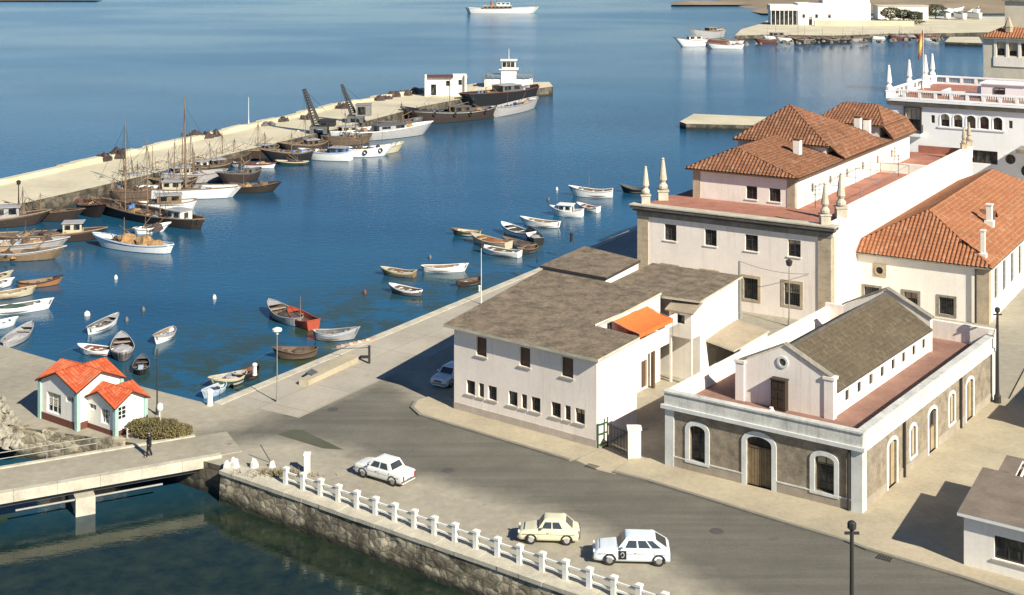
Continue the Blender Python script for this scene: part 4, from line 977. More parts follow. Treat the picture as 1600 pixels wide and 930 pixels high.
for a_ in ar:
    m = MB(); archtrim(m, pf, *a_, .14, .5, .05); m.build('arch_surround', 'bluewhite', t); window(t, pf, *a_, 2, 2, .35, 'frame_brown')
m = MB(); pbox(m, pf, 6.3, 14.6, 10.62, 10.8, -.12, 0); m.build('arcade_sill', 'bluewhite', t)
round_window(t, pf, 15.2, 7.3, .62, .14, 'bluewhite'); round_window(t, pf, 17.2, 6.0, .75, .14, 'bluewhite')
m = MB(); pbox(m, pf, 1.7, 4.4, 9.35, 9.75, -1.0, 0); b_ = m.build('balcony', 'bluewhite', t)
m = MB()
for k in range(15): pbox(m, pf, 1.75 + .185 * k, 1.79 + .185 * k, 9.75, 10.75, -.98, -.94)
pbox(m, pf, 1.7, 4.4, 10.75, 10.82, -1.0, -.92); pbox(m, pf, 1.7, 1.76, 9.75, 10.8, -.92, 0); pbox(m, pf, 4.34, 4.4, 9.75, 10.8, -.92, 0); m.build('balcony_rail', 'iron', b_)
m = MB(); pbox(m, pf, 2.0, 2.2, 9.95, 12.9, -.25, 0); pbox(m, pf, 4.05, 4.25, 9.95, 12.9, -.25, 0); pbox(m, pf, 1.95, 4.3, 12.9, 13.05, -.3, 0); m.build('balcony_frame', 'frame_dark', t)
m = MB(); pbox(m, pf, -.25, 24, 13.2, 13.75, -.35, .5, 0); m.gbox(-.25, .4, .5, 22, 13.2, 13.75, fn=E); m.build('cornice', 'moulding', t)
m = MB(E); m.gbox(-.3, 24, -.4, 22, 13.752, 14.0); m.build('terrace_edge', 'bluewhite', t)
m = MB(E); m.gbox(.4, 24, .35, 21.6, 14.0, 14.06); m.build('terrace_floor', 'redfloor', t)
def balus(a, b, nm):
    p_ = plane(E, a, b, (0, 1) if a[1] == b[1] else (1, 0)); m = MB(); L = p_.L
    pbox(m, p_, 0, L, 14.06, 14.3, -.14, .14); pbox(m, p_, 0, L, 15.02, 15.24, -.18, .18)
    n = max(2, int(L / 1.95))
    for k in range(n + 1): s = L * k / n; pbox(m, p_, max(0, s - .2), min(L, s + .2), 14.3, 15.02, -.16, .16)
    o = m.build('balustrade', 'bluewhite', t)
    q = MB()
    for k in range(int(L / .28)): q.tube(p_(k * .28 + .1, 14.3, 0), p_(k * .28 + .1, 15.02, 0), .06, n=6, raw=True)
    q.build('baluster_row', 'cornice', o)
balus((0, -.1), (24, -.1), 'f'); balus((0, .25), (0, 21.4), 'l'); balus((0.2, 21.6), (24, 21.6), 'b')
m = MB(E); m.gbox(10.5, 16, 5.2, 9, 14.06, 16.0); m.gbox(10.3, 16.2, 5.0, 9.2, 16.0, 16.15); bx = m.build('roof_hut', 'bluewhite', t)
window(bx, plane(E, (10.5, 5.2), (16, 5.2), (0, 1)), 1.6, 3.0, 14.8, 15.6, 2, 1, -.03)
m = MB(E); m.gbox(5.2, 9.8, 6.0, 6.3, 14.06, 14.75); m.gbox(5.2, 5.5, 6.3, 10, 14.06, 14.75); m.gbox(9.0, 10.4, 9.6, 9.9, 14.06, 15.3); m.build('stair_parapet', 'bluewhite', t)
m = MB(E); m.prism([(16.5, -3.5), (24, -3.5), (24, -.02), (16.5, -.02)], 8.6, 9.1, 0); m.build('porch_roof', 'cornice', t)
oe = 'white finials on the arcaded house'
obelisk(E, 0, -.1, 14.06, 4.3, 'white finial at the front left corner of the arcaded house terrace', 'white', oe)
obelisk(E, 0, 9.5, 14.06, 4.3, 'white finial midway along the left balustrade of the arcaded house', 'white', oe)
obelisk(E, 0.6, 15.5, 14.06, 4.6, 'white finial behind the flagpole on the arcaded house', 'white', oe)
obelisk(E, 0, 21.6, 14.06, 4.3, 'white finial at the far left corner of the arcaded house terrace', 'white', oe)
fp = thing('flagpole', 'thin flagpole with red and yellow flag on the arcaded house terrace', 'flagpole', E.world(1.2, 12.2, 14.06))
m = MB(); m.tube((0, 0, 0), (0, 0, 8.6), .05, .03); m.build('pole', 'white', fp)
m = MB()
for k in range(6):
    for j in range(3):
        z0, z1 = [(8.4, 7.7), (7.7, 6.3), (6.3, 5.6)][j]
        w0 = lambda f: (.03 - .75 * f + 1.2 * f * f * 0, .12 * math.sin(f * 7), 0)
        a, b = w0(k / 6), w0((k + 1) / 6); dz0, dz1 = -1.6 * k / 6, -1.6 * (k + 1) / 6
        m.poly([(a[0], a[1], z0 + dz0), (b[0], b[1], z0 + dz1), (b[0], b[1], z1 + dz1), (a[0], a[1], z1 + dz0)], 1 if j == 1 else 0)
m.build('flag', ['flag_red', 'flag_yellow'], fp)

# ================================================================== stone tower, upper right
TW = Frame((106.5, 300.0), -32, 58)
t = thing('stone_tower', 'tan stone tower with a tiled skirt roof and open gallery at the upper right', 'building', TW.O)
pf = plane(TW, (0, 0), (26, 0), (0, 1)); pl = plane(TW, (0, 0), (0, 18), (1, 0))
hh = [(2.9 + 2.6 * k, 4.6 + 2.6 * k, 9.3, 12.2) for k in range(3)]
m = MB(TW); wall(m, pf, 0, 13.3, hh, .5); wall(m, pl, 0, 13.3); m.gbox(0, 26, 17.7, 18, 0, 13.3); m.build('wall', 'towerstone', t)
for wv in hh: window(t, pf, *wv, 2, 2, .5, 'frame_brown')
m = MB(); pbox(m, pf, 2.2, 10.9, 6.9, 9.0, -.2, 0); pbox(m, pf, 2.2, 10.9, 12.5, 12.9, -.2, 0)
for k in range(4): pbox(m, pf, 2.3 + 2.6 * k, 2.85 + 2.6 * k, 9.0, 12.5, -.15, 0)
m.build('window_surround', 'plaster', t)
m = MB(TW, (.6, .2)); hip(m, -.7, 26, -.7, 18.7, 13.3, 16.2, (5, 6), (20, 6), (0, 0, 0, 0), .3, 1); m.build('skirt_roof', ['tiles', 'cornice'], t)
u0 = plane(TW, (3.8, 4.0), (24, 4.0), (0, 1)); u1 = plane(TW, (3.8, 4.0), (3.8, 14), (1, 0))
gh = [(1.6 + 4.0 * k, 4.4 + 4.0 * k, 22.5, 26.5) for k in range(4)]
m = MB(TW); wall(m, u0, 13, 28.5, [(7.4, 9.4, 17.6, 19.8)] + gh, .5); wall(m, u1, 13, 28.5, [(1.5, 4, 22.5, 26.5), (6, 8.5, 22.5, 26.5)], .5); m.build('upper_wall', 'towerstone', t)
window(t, u0, 7.4, 9.4, 17.6, 19.8, 2, 2, .5)
for wv in gh: window(t, u0, *wv, 2, 2, .5)
for wv in [(1.5, 4, 22.5, 26.5), (6, 8.5, 22.5, 26.5)]: window(t, u1, *wv, 2, 2, .5)
m = MB(TW); m.gbox(3.3, 24.5, 3.5, 14.5, 21.4, 21.9); m.build('string_course', 'cornice', t)
m = MB(TW); m.lathe((5.0, 2.2), [(.9, 14.5), (.9, 15.6), (1.0, 15.7), (.1, 18.0)], 6); m.build('turret', 'ashlar', t)

# ================================================================== far peninsula buildings
PB = Frame((*G(1247, 39, -.3).xy, -.3), -3, 87)
t = thing('far_club_house', 'bright white waterfront building with glazed left end on the far quay', 'building', PB.O)
pf = plane(PB, (0, 0), (31, 0), (0, 1))
fhs = [(1.8 + 5.5 * k, 3.0 + 5.5 * k, 3.0, 4.6) for k in range(3)]
m = MB(PB); wall(m, pf, 0, 9.4, fhs + [(4.6, 6.0, 0, 3.6)], .3); m.gbox(0, 31, .31, 12, 0, 9.35); m.build('wall', 'plaster2', t)
for wv in fhs + [(4.6, 6.0, 0, 3.6)]: window(t, pf, *wv, 1, 1, .3)
m = MB(PB); m.gbox(11, 31, 2, 12, 9.4, 14.5); m.build('upper_storey', 'plaster', t)
pu = plane(PB, (11, 2), (31, 2), (0, 1))
for k in range(5): window(t, pu, 8 + 2.4 * k, 9 + 2.4 * k, 11.2, 13, 1, 1, -.03)
m = MB(PB); m.gbox(-11.5, -.1, .5, 10, 0, 6.2); m.build('glazed_wing', 'glass', t)
m = MB(PB); m.gbox(-11.9, 0, .1, 10.4, 6.2, 8.6); m.build('wing_parapet', 'plaster', t)
m = MB(PB)
for k in range(7): m.gbox(-11.6 + 1.85 * k, -11.35 + 1.85 * k, .35, .49, 0, 6.2)
m.build('wing_mullion', 'white', t)
PC = Frame((*G(1372, 31, -.3).xy, -.3), -2, 88)
t = thing('far_store', 'long plain white block right of the far waterfront building', 'building', PC.O)
m = MB(PC); m.gbox(0, 23, 0, 10, 0, 6.2); m.build('wall', 'plaster', t); m = MB(PC); m.gbox(-.3, 23.3, -.3, 10.3, 6.2, 6.6); m.build('roof', 'coping', t)
m = MB(PC); m.gbox(1, 1.8, -.1, -.01, 2.5, 4); m.gbox(4, 4.8, -.1, -.01, 2.5, 4); m.gbox(18, 20.5, -.1, -.01, 0, 3.5); m.build('window', 'glass', t)
m = MB(PB); m.gbox(6, 48, -6.0, -4.2, 0, 2.2)
tag(m.build('terrace_wall', 'mole', None, loc=PB.O), 'long pale terrace wall below the far waterfront building', 'wall')

def cable(label, a, b, sag, r=.02):
    m = MB(); a = Vector(a); b = Vector(b); P = [(b - a) * (k / 14) + Vector((0, 0, -4 * sag * (k / 14) * (1 - k / 14))) for k in range(15)]
    for p, q in zip(P, P[1:]): m.tube(p, q, r, n=4, raw=True)
    tag(m.build('overhead_cable', 'iron', None, loc=a), label, 'cable')
cable('thin overhead cable from the far corner pole to the roughcast hall', S.world(-.2, sl - 1, 5.0), (*G(1558.5, 629, .12).xy, 6.3), .15)
cable('thin overhead cable from the grey pole to the harbour office wall', (*G(1155.5, 497).xy, 5.2), T.world(2.0, -.05, 4.3), .35)

for k, (x, y, lab) in enumerate(((700, 735, 'round iron manhole cover in the road above the second railing bay'), (1120, 830, 'round iron manhole cover in the road right of the bluish white hatchback'), (520, 640, 'round iron manhole cover where the quay meets the road'))):
    m = MB(); m.lathe((0, 0), [(.42, 0), (.42, .006), (.36, .009)], 16); tag(m.build('manhole_cover', mat_plain('worn_cast_iron_%d' % k, (.09, .085, .075), .6), None, loc=G(x, y, .006)), lab, 'manhole cover')
for k, (x, y, lab) in enumerate(((925, 729, 'dark iron drain grating beside the dropped kerb of the alley'), (1382, 872, 'dark iron drain grating at the kerb below the flat roofed house shadow'))):
    m = MB()
    for q in range(6): m.gbox(-.4 + .14 * q, -.32 + .14 * q, -.25, .25, 0, .02)
    m.gbox(-.45, .45, -.3, -.25, 0, .02); m.gbox(-.45, .45, .25, .3, 0, .02)
    o = m.build('drain_grating', 'iron', None, loc=G(x, y, .008)); o.rotation_euler = (0, 0, R(-36)); tag(o, lab, 'drain')
# ================================================================== BOATS
def lump(mb, c, rx, ry, rz, seed, mi=0, n=10, rough=.35):
    rows = []
    for j in range(6):
        ph = math.pi / 2 * j / 5; row = []
        for k in range(n):
            th = 2 * math.pi * k / n
            d = Vector((math.cos(th) * math.cos(ph), math.sin(th) * math.cos(ph), math.sin(ph)))
            f = 1 + rough * noise.noise(d * 1.7 + Vector((seed * 3.1, seed, 0)))
            row.append((c[0] + rx * d.x * f, c[1] + ry * d.y * f, c[2] + rz * d.z * f))
        rows.append(row)
    for j in range(5):
        for k in range(n): q = (k + 1) % n; mb.poly([rows[j][k], rows[j][q], rows[j + 1][q], rows[j + 1][k]], mi)
    mb.poly(rows[5], mi)

class Hull:
    def __init__(s, L, B, fb, bow=.55, stern=.12, transom=False, rake=.35, n=16, full=.62):
        s.L, s.B, s.fb, s.bow, s.st, s.tr, s.rake, s.n, s.full = L, B, fb, bow, stern, transom, rake, n, full
    def zs(s, t): return s.fb * (1 + s.bow * max(0, t - .35) ** 2 / .42 + s.st * max(0, .4 - t) ** 2 / .16)
    def hb(s, t):
        if s.tr:
            if t < .5: return s.B / 2 * (.74 + .26 * math.sin(math.pi * t))
            return s.B / 2 * max(0.0, 1 - ((t - .5) / .5) ** 2.3) ** .8
        return s.B / 2 * max(0.0, math.sin(math.pi * min(1, max(0, t)) ** .92)) ** s.full
    def x(s, t, z):
        e = max(0, t - .6) / .4; k = max(0, .4 - t) / .4 if not s.tr else 0
        return s.L * (t - .5) + s.rake * z * e - .5 * s.rake * z * k
    def pt(s, t, side, wf, z): return (s.x(t, z), side * s.hb(t) * wf, z)
    def shell(s, parent, mats):
        """mats: topsides, boot (bottom), top strake"""
        m = MB(); ts = [k / s.n for k in range(s.n + 1)]
        for side in (-1, 1):
            pr = None
            for t in ts:
                z = s.zs(t)
                r = [(s.x(t, -.35), 0, -.35), s.pt(t, side, .6, -.2), s.pt(t, side, .84, .06), s.pt(t, side, .93, .1 + (z - .1) * .45), s.pt(t, side, .99, z - min(.16, z * .25)), s.pt(t, side, 1.0, z)]
                if pr:
                    for j in range(5): m.poly([pr[j], r[j], r[j + 1], pr[j + 1]], (1, 1, 0, 0, 2)[j])
                pr = r
        if s.tr:
            z = s.zs(0); m.poly([s.pt(0, -1, 1, z), s.pt(0, 1, 1, z), s.pt(0, 1, .84, .06), (s.x(0, -.35), 0, -.35), s.pt(0, -1, .84, .06)], 0)
        return m.build('hull', mats, parent, smooth=False)
    def inside(s, parent, mat, depth, name='deck', wall=None):
        m = MB(); ts = [.02 + .96 * k / s.n for k in range(s.n + 1)]; pr = None
        for t in ts:
            z = s.zs(t); d = min(depth, z + .05)
            zz = z - d
            r = [s.pt(t, -1, .96, z - .01), s.pt(t, -1, .88, zz), (s.x(t, zz), 0, zz + (.03 if depth < .5 else -.02)), s.pt(t, 1, .88, zz), s.pt(t, 1, .96, z - .01)]
            if pr:
                for j in range(4): m.poly([pr[j], r[j], r[j + 1], pr[j + 1]], 1 if j in (0, 3) and wall else 0)
            pr = r
        return m.build(name, [mat] + ([wall] if wall else []), parent)
    def gunwale(s, parent, mat, r=.045):
        m = MB(); ts = [k / s.n for k in range(s.n + 1)]
        for side in (-1, 1):
            P = [s.pt(t, side, 1.0, s.zs(t) + .01) for t in ts]
            P = [(p[0], p[1], p[2]) for p in P]
            for a, b in zip(P, P[1:]):
                if (Vector(a) - Vector(b)).length > 1e-4: m.tube(a, b, r, n=5)
        if s.tr: m.tube(s.pt(0, -1, 1, s.zs(0)), s.pt(0, 1, 1, s.zs(0)), r, n=5)
        return m.build('gunwale', mat, parent)

def berth(bow, stern, z=WZ):
    a, b = G(*bow, z), G(*stern, z); c = (a + b) / 2; d = a - b
    return c, math.atan2(d.y, d.x), d.length

def rowboat(label, bow, stern, B=1.7, fb=.55, hull='white', boot='dkgrey', strake=None, inner='wood', rail='tan', transom=False, seats=3, extra=None, group=None, mast=0, tarp=None, name='rowboat', cat='rowboat', Lmin=3.0):
    c, rz, L = berth(bow, stern); L = max(L, Lmin); fb *= .8; B *= .88; rnd = random.Random(label)
    t = thing(name, label, cat, c, rz, group)
    h = Hull(L, B, fb, .75, .3, transom, .5)
    h.shell(t, [hull, boot, strake or hull]); h.inside(t, inner, fb * .85, 'inside'); h.gunwale(t, rail)
    for k in range(seats):
        f = .25 + .5 * k / max(1, seats - 1) if seats > 1 else .5
        w = h.hb(f) * .92; z = h.zs(f) - .17; m = MB(); x = h.x(f, z); m.gbox(x - .14, x + .14, -w, w, z - .04, z); m.build('seat', rail, t)
    m = MB(); f0 = .82; m.poly([h.pt(f0, -1, .97, h.zs(f0) - .02), h.pt(.9, -1, .97, h.zs(.9) - .02), h.pt(.985, 0, 1, h.zs(.985) - .02), h.pt(.9, 1, .97, h.zs(.9) - .02), h.pt(f0, 1, .97, h.zs(f0) - .02)]); m.build('foredeck', rail, t)
    if mast: m = MB(); m.tube((L * .1, 0, .1), (L * .1, 0, mast), .045, .03, n=6); m.build('mast', 'tan', t)
    if tarp:
        m = MB(); lump(m, (-L * .12, 0, h.zs(.4) - .15), L * .26, B * .42, .35, len(label), 0, 10, .3); m.build('cover' if tarp not in ('net', 'netdark') else 'net_heap', tarp, t)
    if extra: extra(t, h)
    if not tarp and rnd.random() < .7:
        for q in range(rnd.randint(1, 3)):
            x = rnd.uniform(-.3, .25) * L; m = MB()
            if rnd.random() < .6: lump(m, (x, rnd.uniform(-.2, .2) * B, fb * .2), rnd.uniform(.25, .5), rnd.uniform(.2, .4), rnd.uniform(.2, .4), q + len(label), 0, 9, .6); m.build('net_heap', rnd.choice(['netdark', 'net', 'dkgrey']), t)
            else: m.gbox(x - .25, x + .25, -.2, .2, fb * .2, fb * .2 + .32); m.build('crate', rnd.choice(['tan', 'paleblue', 'offwhite']), t)
    if rnd.random() < .5: m = MB(); m.tube((L * .5 + .1, 0, h.zs(1) - .05), (L * .5 + 2.2, rnd.uniform(-1, 1), -.1), .012, n=4); m.build('mooring_rope', 'wood', t)
    # oars or gear lying inside
    m = MB(); m.tube((-L * .3, .18, h.zs(.3) - .1), (L * .22, .3, h.zs(.6) - .08), .025, n=5); m.tube((-L * .28, -.2, h.zs(.3) - .1), (L * .24, -.1, h.zs(.6) - .08), .025, n=5); m.build('oar', 'tan', t)
    return t

def cabin(t, x0, x1, hw, z0, z1, mat='white', roof='white', nwin=2, dark=True):
    m = MB(); m.prism([(x0, -hw), (x1, -hw * .92), (x1, hw * .92), (x0, hw)], z0, z1); c = m.build('wheelhouse', mat, t)
    m = MB(); m.gbox(x0 - .15, x1 + .2, -hw - .14, hw + .14, z1, z1 + .09); m.build('roof', roof, c)
    for sd in (-1, 1):
        for k in range(nwin):
            a = x0 + (x1 - x0) * (k + .2) / nwin; b = x0 + (x1 - x0) * (k + .8) / nwin; zz = z0 + (z1 - z0) * .55
            m = MB(); m.gbox(a, b, sd * hw * 1.0 - (.012 if sd > 0 else .04), sd * hw * 1.0 + (.04 if sd > 0 else .012), zz, z1 - .15); m.build('window', 'glass', c)
    m = MB(); m.gbox(x1 - .02, x1 + .03, -hw * .75, hw * .75, z0 + (z1 - z0) * .55, z1 - .15); m.build('window', 'glass', c)
    m = MB(); m.gbox(x0 - .03, x0 + .02, -hw * .35, hw * .35, z0, z1 - .2); m.build('door', 'frame_dark', c)
    return c

def fishing(label, bow, stern, B=4.0, fb=1.3, hull='darkbrown', boot='black', strake=None, deck='wood', rail='tan', bulw=.55, cab=None, masts=(), clutter=4, nets='netdark', transom=False, group='fishing boats moored along the breakwater', name='fishing_boat', cat='fishing boat', bowrise=.6, hatch=True, wallm=None, cabm=None, cabr='grey', fenders=0, rig=True, full=.5):
    c, rz, L = berth(bow, stern)
    if cat != 'ship': fb *= .68; B *= .8; clutter = int(clutter * 2.2) + 2
    t = thing(name, label, cat, c, rz, group); rnd = random.Random(label)
    h = Hull(L, B, fb, bowrise, .25, transom, .9, 20, full)
    h.shell(t, [hull, boot, strake or hull]); h.inside(t, deck, bulw, 'deck', wallm or hull); h.gunwale(t, rail, .09)
    zd = lambda f: h.zs(f) - bulw
    if cab:
        f, ln, wdt, ht = cab; x = L * (f - .5); cabin(t, x - ln / 2, x + ln / 2, wdt / 2, zd(f) - .05, zd(f) + ht * .8, cabm or rnd.choice(['offwhite', 'grey', 'tan', 'cream']), cabr)
    if hatch:
        m = MB(); m.gbox(L * .02, L * .16, -B * .2, B * .2, zd(.6) - .1, zd(.6) + .4); m.gbox(L * .01, L * .17, -B * .22, B * .22, zd(.6) + .4, zd(.6) + .47); m.build('hatch', 'tan', t)
    for k, (f, ht, lean, r) in enumerate(masts):
        x = L * (f - .5); m = MB(); m.tube((x, 0, zd(f) - .1), (x + lean, 0, zd(f) + ht), r, r * .55, n=8); mm = m.build('mast', 'tan', t)
        if rig:
            m = MB(); w = h.hb(f) * .97
            for sd in (-1, 1): m.tube((x - .6, sd * w, h.zs(f)), (x + lean * .9, 0, zd(f) + ht * .92), .018, n=4); m.tube((x + .5, sd * w, h.zs(f)), (x + lean * .9, 0, zd(f) + ht * .92), .018, n=4)
            m.tube((L * .5, 0, h.zs(1)), (x + lean * .9, 0, zd(f) + ht * .92), .018, n=4); m.build('rigging', 'iron', mm)
            m = MB(); m.tube((x, 0, zd(f) + 1.6), (x - L * .24, .3, zd(f) + 2.3), .07, .05, n=6); m.build('boom', 'tan', mm)
    for k in range(clutter):
        f = rnd.uniform(.15, .85); x = L * (f - .5); y = rnd.uniform(-.5, .5) * h.hb(f)
        m = MB(); kind = rnd.random()
        if kind < .5: lump(m, (x, y, zd(f) - .05), rnd.uniform(.5, 1.1), rnd.uniform(.4, .9), rnd.uniform(.4, .75), k, 0, 10, .5); m.build('net_heap', rnd.choice([nets, nets, 'net']), t)
        elif kind < .8: s_ = rnd.uniform(.3, .5); m.gbox(x - s_, x + s_, y - .3, y + .3, zd(f) - .05, zd(f) + .4); m.gbox(x - s_ * .95, x + s_ * .95, y - .27, y + .27, zd(f) + .42, zd(f) + .5); m.build('fish_crate', rnd.choice(['tan', 'paleblue', 'wood']), t)
        else: m.lathe((x, y), [(.28, zd(f) - .05), (.32, zd(f) + .35), (.28, zd(f) + .8)], 10); m.build('barrel', rnd.choice(['wood', 'dkgrey', 'blue']), t)
    if cat != 'ship':
        for k in range(3):
            f = rnd.uniform(.1, .75); y = rnd.uniform(-.7, .7) * h.hb(f); x = L * (f - .5); ln = rnd.uniform(2, 4.5)
            m = MB(); m.tube((x, y, zd(f) + .2), (x + ln * rnd.uniform(.3, .9), y * rnd.uniform(-.6, 1), zd(f) + rnd.uniform(.5, 2.4)), .06, .04, n=5); m.build('spar', rnd.choice(['tan', 'wood', 'frame_brown']), t)
        m = MB(); f = .32; x = L * (f - .5); m.tube((x, 0, zd(f)), (x + .2, 0, zd(f) + rnd.uniform(1.6, 3.2)), .05, .035, n=6); m.build('derrick_post', 'wood', t)
    for k in range(fenders):
        f = .2 + .6 * k / max(1, fenders - 1)
        for sd in (-1, 1):
            m = MB(); p = h.pt(f, sd, 1.04, h.zs(f) - .45); n_ = 10
            for q in range(n_):
                a, b = 2 * math.pi * q / n_, 2 * math.pi * (q + 1) / n_
                m.tube((p[0] + .32 * math.cos(a), p[1] + sd * .06, p[2] + .32 * math.sin(a)), (p[0] + .32 * math.cos(b), p[1] + sd * .06, p[2] + .32 * math.sin(b)), .1, n=6)
            m.build('tyre_fender', 'rubber', t)
    return t, h, L

# --- rowboats near the island, lower left
RL = 'rowboats moored off the cottage'
rowboat('white rowboat with dark inside, uppermost of the boats behind the cottage', (181, 504), (138, 523), 1.9, .6, 'white', 'white', None, 'dkgrey', 'grey', group=RL)
rowboat('white rimmed brown rowboat half hidden behind the cottage roof', (136, 552), (168, 554), 1.9, .55, 'white', 'darkbrown', None, 'redbrown', 'white', group=RL)
rowboat('broad dark grey launch seen end on with pale canvas inside, behind the cottage', (190, 541), (192, 566), 2.3, .85, 'dkgrey', 'black', 'grey', 'wood', 'grey', group=RL, tarp='grey', Lmin=4.5)
rowboat('small black rowboat with blue thwart in the shade close to the cottage', (222, 569), (219, 586), 1.6, .5, 'black', 'black', None, 'darkbrown', 'dkgrey', group=RL, Lmin=3.4)
rowboat('single pale pink rowboat floating alone right of the cottage boats', (244, 538), (270, 521), 1.8, .6, 'white', 'white', 'grey', 'tan', 'grey', group=RL)
# --- moored rows at the left edge
LE = 'rowboats in the row at the left edge'
rowboat('brown and orange rowboat with raised dark bow, rightmost at the left edge rows', (92, 444), (28, 450), 2.0, .65, 'orangewood', 'darkbrown', 'darkbrown', 'tan', 'darkbrown', group=LE)
rowboat('short cream rowboat cut by the left edge, topmost of its row', (14, 436), (-26, 444), 1.8, .6, 'cream', 'wood', None, 'wood', 'cream', group=LE)
rowboat('white rowboat cut by the left edge, just below the topmost cream one', (17, 446), (-30, 454), 1.8, .55, 'white', 'dkgrey', None, 'dkgrey', 'white', group=LE)
rowboat('cream rowboat with tan inside, middle of the left edge row', (50, 460), (-14, 468), 2.0, .6, 'cream', 'darkbrown', None, 'tan', 'cream', group=LE)
rowboat('long bright white rowboat with dark inside at the left edge', (76, 482), (-16, 492), 2.2, .7, 'white', 'white', None, 'dkgrey', 'white', group=LE, tarp='dkgreen')
rowboat('small white dinghy with blue inside cut by the left edge', (19, 508), (-24, 516), 1.8, .5, 'white', 'white', None, 'paleblue', 'white', group=LE)
rowboat('pale grey decked rowboat lying against the island shore', (47, 518), (6, 546), 2.2, .6, 'grey', 'wood', None, 'grey', 'grey', group=LE, tarp='grey')
# --- middle and right
MR = 'rowboats moored along the inner quay'
rowboat('tan rowboat with square stern left of the long white one, mid harbour', (600, 429), (648, 433), 1.9, .6, 'tan', 'wood', 'cream', 'wood', 'cream', True, group=MR)
rowboat('slender long white rowboat with pale inside in mid harbour', (726, 424), (660, 424), 1.9, .62, 'white', 'white', None, 'tan', 'white', group=MR)
rowboat('dark rowboat with white strake, lowest of the three in mid harbour', (613, 456), (658, 463), 1.9, .6, 'dkgrey', 'black', 'white', 'wood', 'white', group=MR)
rowboat('dark green rowboat with yellow stern, leftmost of the right hand cluster', (710, 367), (751, 368), 2.0, .6, 'dkgreen', 'black', 'dkgreen', 'cream', 'tan', group=MR)
rowboat('cream boat with orange deck in the right hand cluster', (741, 379), (795, 389), 2.4, .8, 'cream', 'dkgrey', 'cream', 'orangewood', 'cream', True, 2, group=MR, tarp='orangewood')
rowboat('white launch with dark open inside behind the orange decked boat', (788, 363), (830, 375), 2.4, .9, 'white', 'white', 'dkgrey', 'dkgrey', 'white', True, group=MR)
rowboat('white rowboat with black bottom, lowest of the right hand cluster', (755, 395), (812, 402), 2.1, .65, 'white', 'black', 'white', 'wood', 'white', True, group=MR)
rowboat('grey rowboat squeezed between two white ones in the right hand cluster', (790, 382), (836, 390), 1.9, .65, 'grey', 'dkgrey', None, 'dkgrey', 'tan', group=MR, tarp='netdark')
rowboat('dark brown skiff with net heap touching the quay beside the right hand cluster', (812, 398), (838, 391), 1.8, .6, 'darkbrown', 'black', None, 'wood', 'tan', group=MR, tarp='netdark')
rowboat('black stubby tender with rubber fenders at the quay end of the right hand cluster', (828, 372), (842, 384), 2.0, .9, 'black', 'black', None, 'dkgrey', 'black', True, group=MR, tarp='grey')
rowboat('plain white rowboat between the right hand cluster and white cabin boat', (819, 352), (874, 356), 2.1, .8, 'white', 'black', None, 'tan', 'white', group=MR)
def smallcab(t, h): cabin(t, -.6, 1.2, .75, .3, 1.5, 'white', 'white')
rowboat('white motor boat with a small white cabin near the quay', (866, 336), (910, 339), 2.5, .9, 'white', 'white', None, 'grey', 'white', True, 1, smallcab, MR, name='motor_boat', cat='motor boat')
rowboat('white boat with thin mast moored farthest out by the inner quay', (896, 306), (957, 308), 2.6, 1.05, 'white', 'white', 'grey', 'wood', 'white', True, 3, None, MR, 3.6, name='motor_boat', cat='motor boat')
rowboat('small white and brown dinghy below the boat with thin mast', (906, 328), (935, 332), 1.9, .7, 'white', 'white', 'darkbrown', 'redbrown', 'white', True, group=MR)
rowboat('dark boat partly hidden left of the harbour office obelisks', (974, 300), (1008, 303), 2.0, .8, 'black', 'black', None, 'dkgrey', 'dkgrey', group=MR)
# --- under the quay wall
QW = 'boats tied up below the quay edge'
rowboat('weathered grey open boat lying beside the orange red hull', (424, 488), (468, 511), 2.6, .85, 'grey', 'darkbrown', 'grey', 'tan', 'grey', group=QW, tarp='netdark')
rowboat('bright orange red boat hull tied up at the quay', (456, 500), (490, 515), 2.2, .85, 'red', 'red', 'red', 'redbrown', 'red', True, 2, None, QW, 2.6)
rowboat('long pale grey boat with upswept stern tied up just past the red hull', (553, 530), (492, 530), 2.0, .8, 'grey', 'darkbrown', 'paleblue', 'dkgrey', 'grey', group=QW)
rowboat('brown decked boat tied below the tall quay lamp', (434, 560), (494, 556), 2.3, .7, 'wood', 'black', 'darkbrown', 'wood', 'wood', group=QW, tarp='wood')
rowboat('pale green grey boat tied to the quay corner', (336, 606), (380, 594), 2.1, .7, 'dkgreen', 'black', 'cream', 'grey', 'cream', group=QW, tarp='grey')
rowboat('small pale blue dinghy at the quay corner beside the white bollard', (329, 618), (341, 612), 1.5, .5, 'paleblue', 'paleblue', None, 'grey', 'paleblue', group=QW, Lmin=2.6)
rowboat('dark rowboat under the quay edge beside the second lamp post', (716, 449), (750, 440), 1.9, .5, 'darkbrown', 'black', None, 'wood', 'darkbrown', group=QW)
rowboat('dark shaded rowboat bumping the quay between the pale green boat and lamp', (372, 598), (398, 584), 1.8, .6, 'black', 'black', None, 'redbrown', 'darkbrown', group=QW)

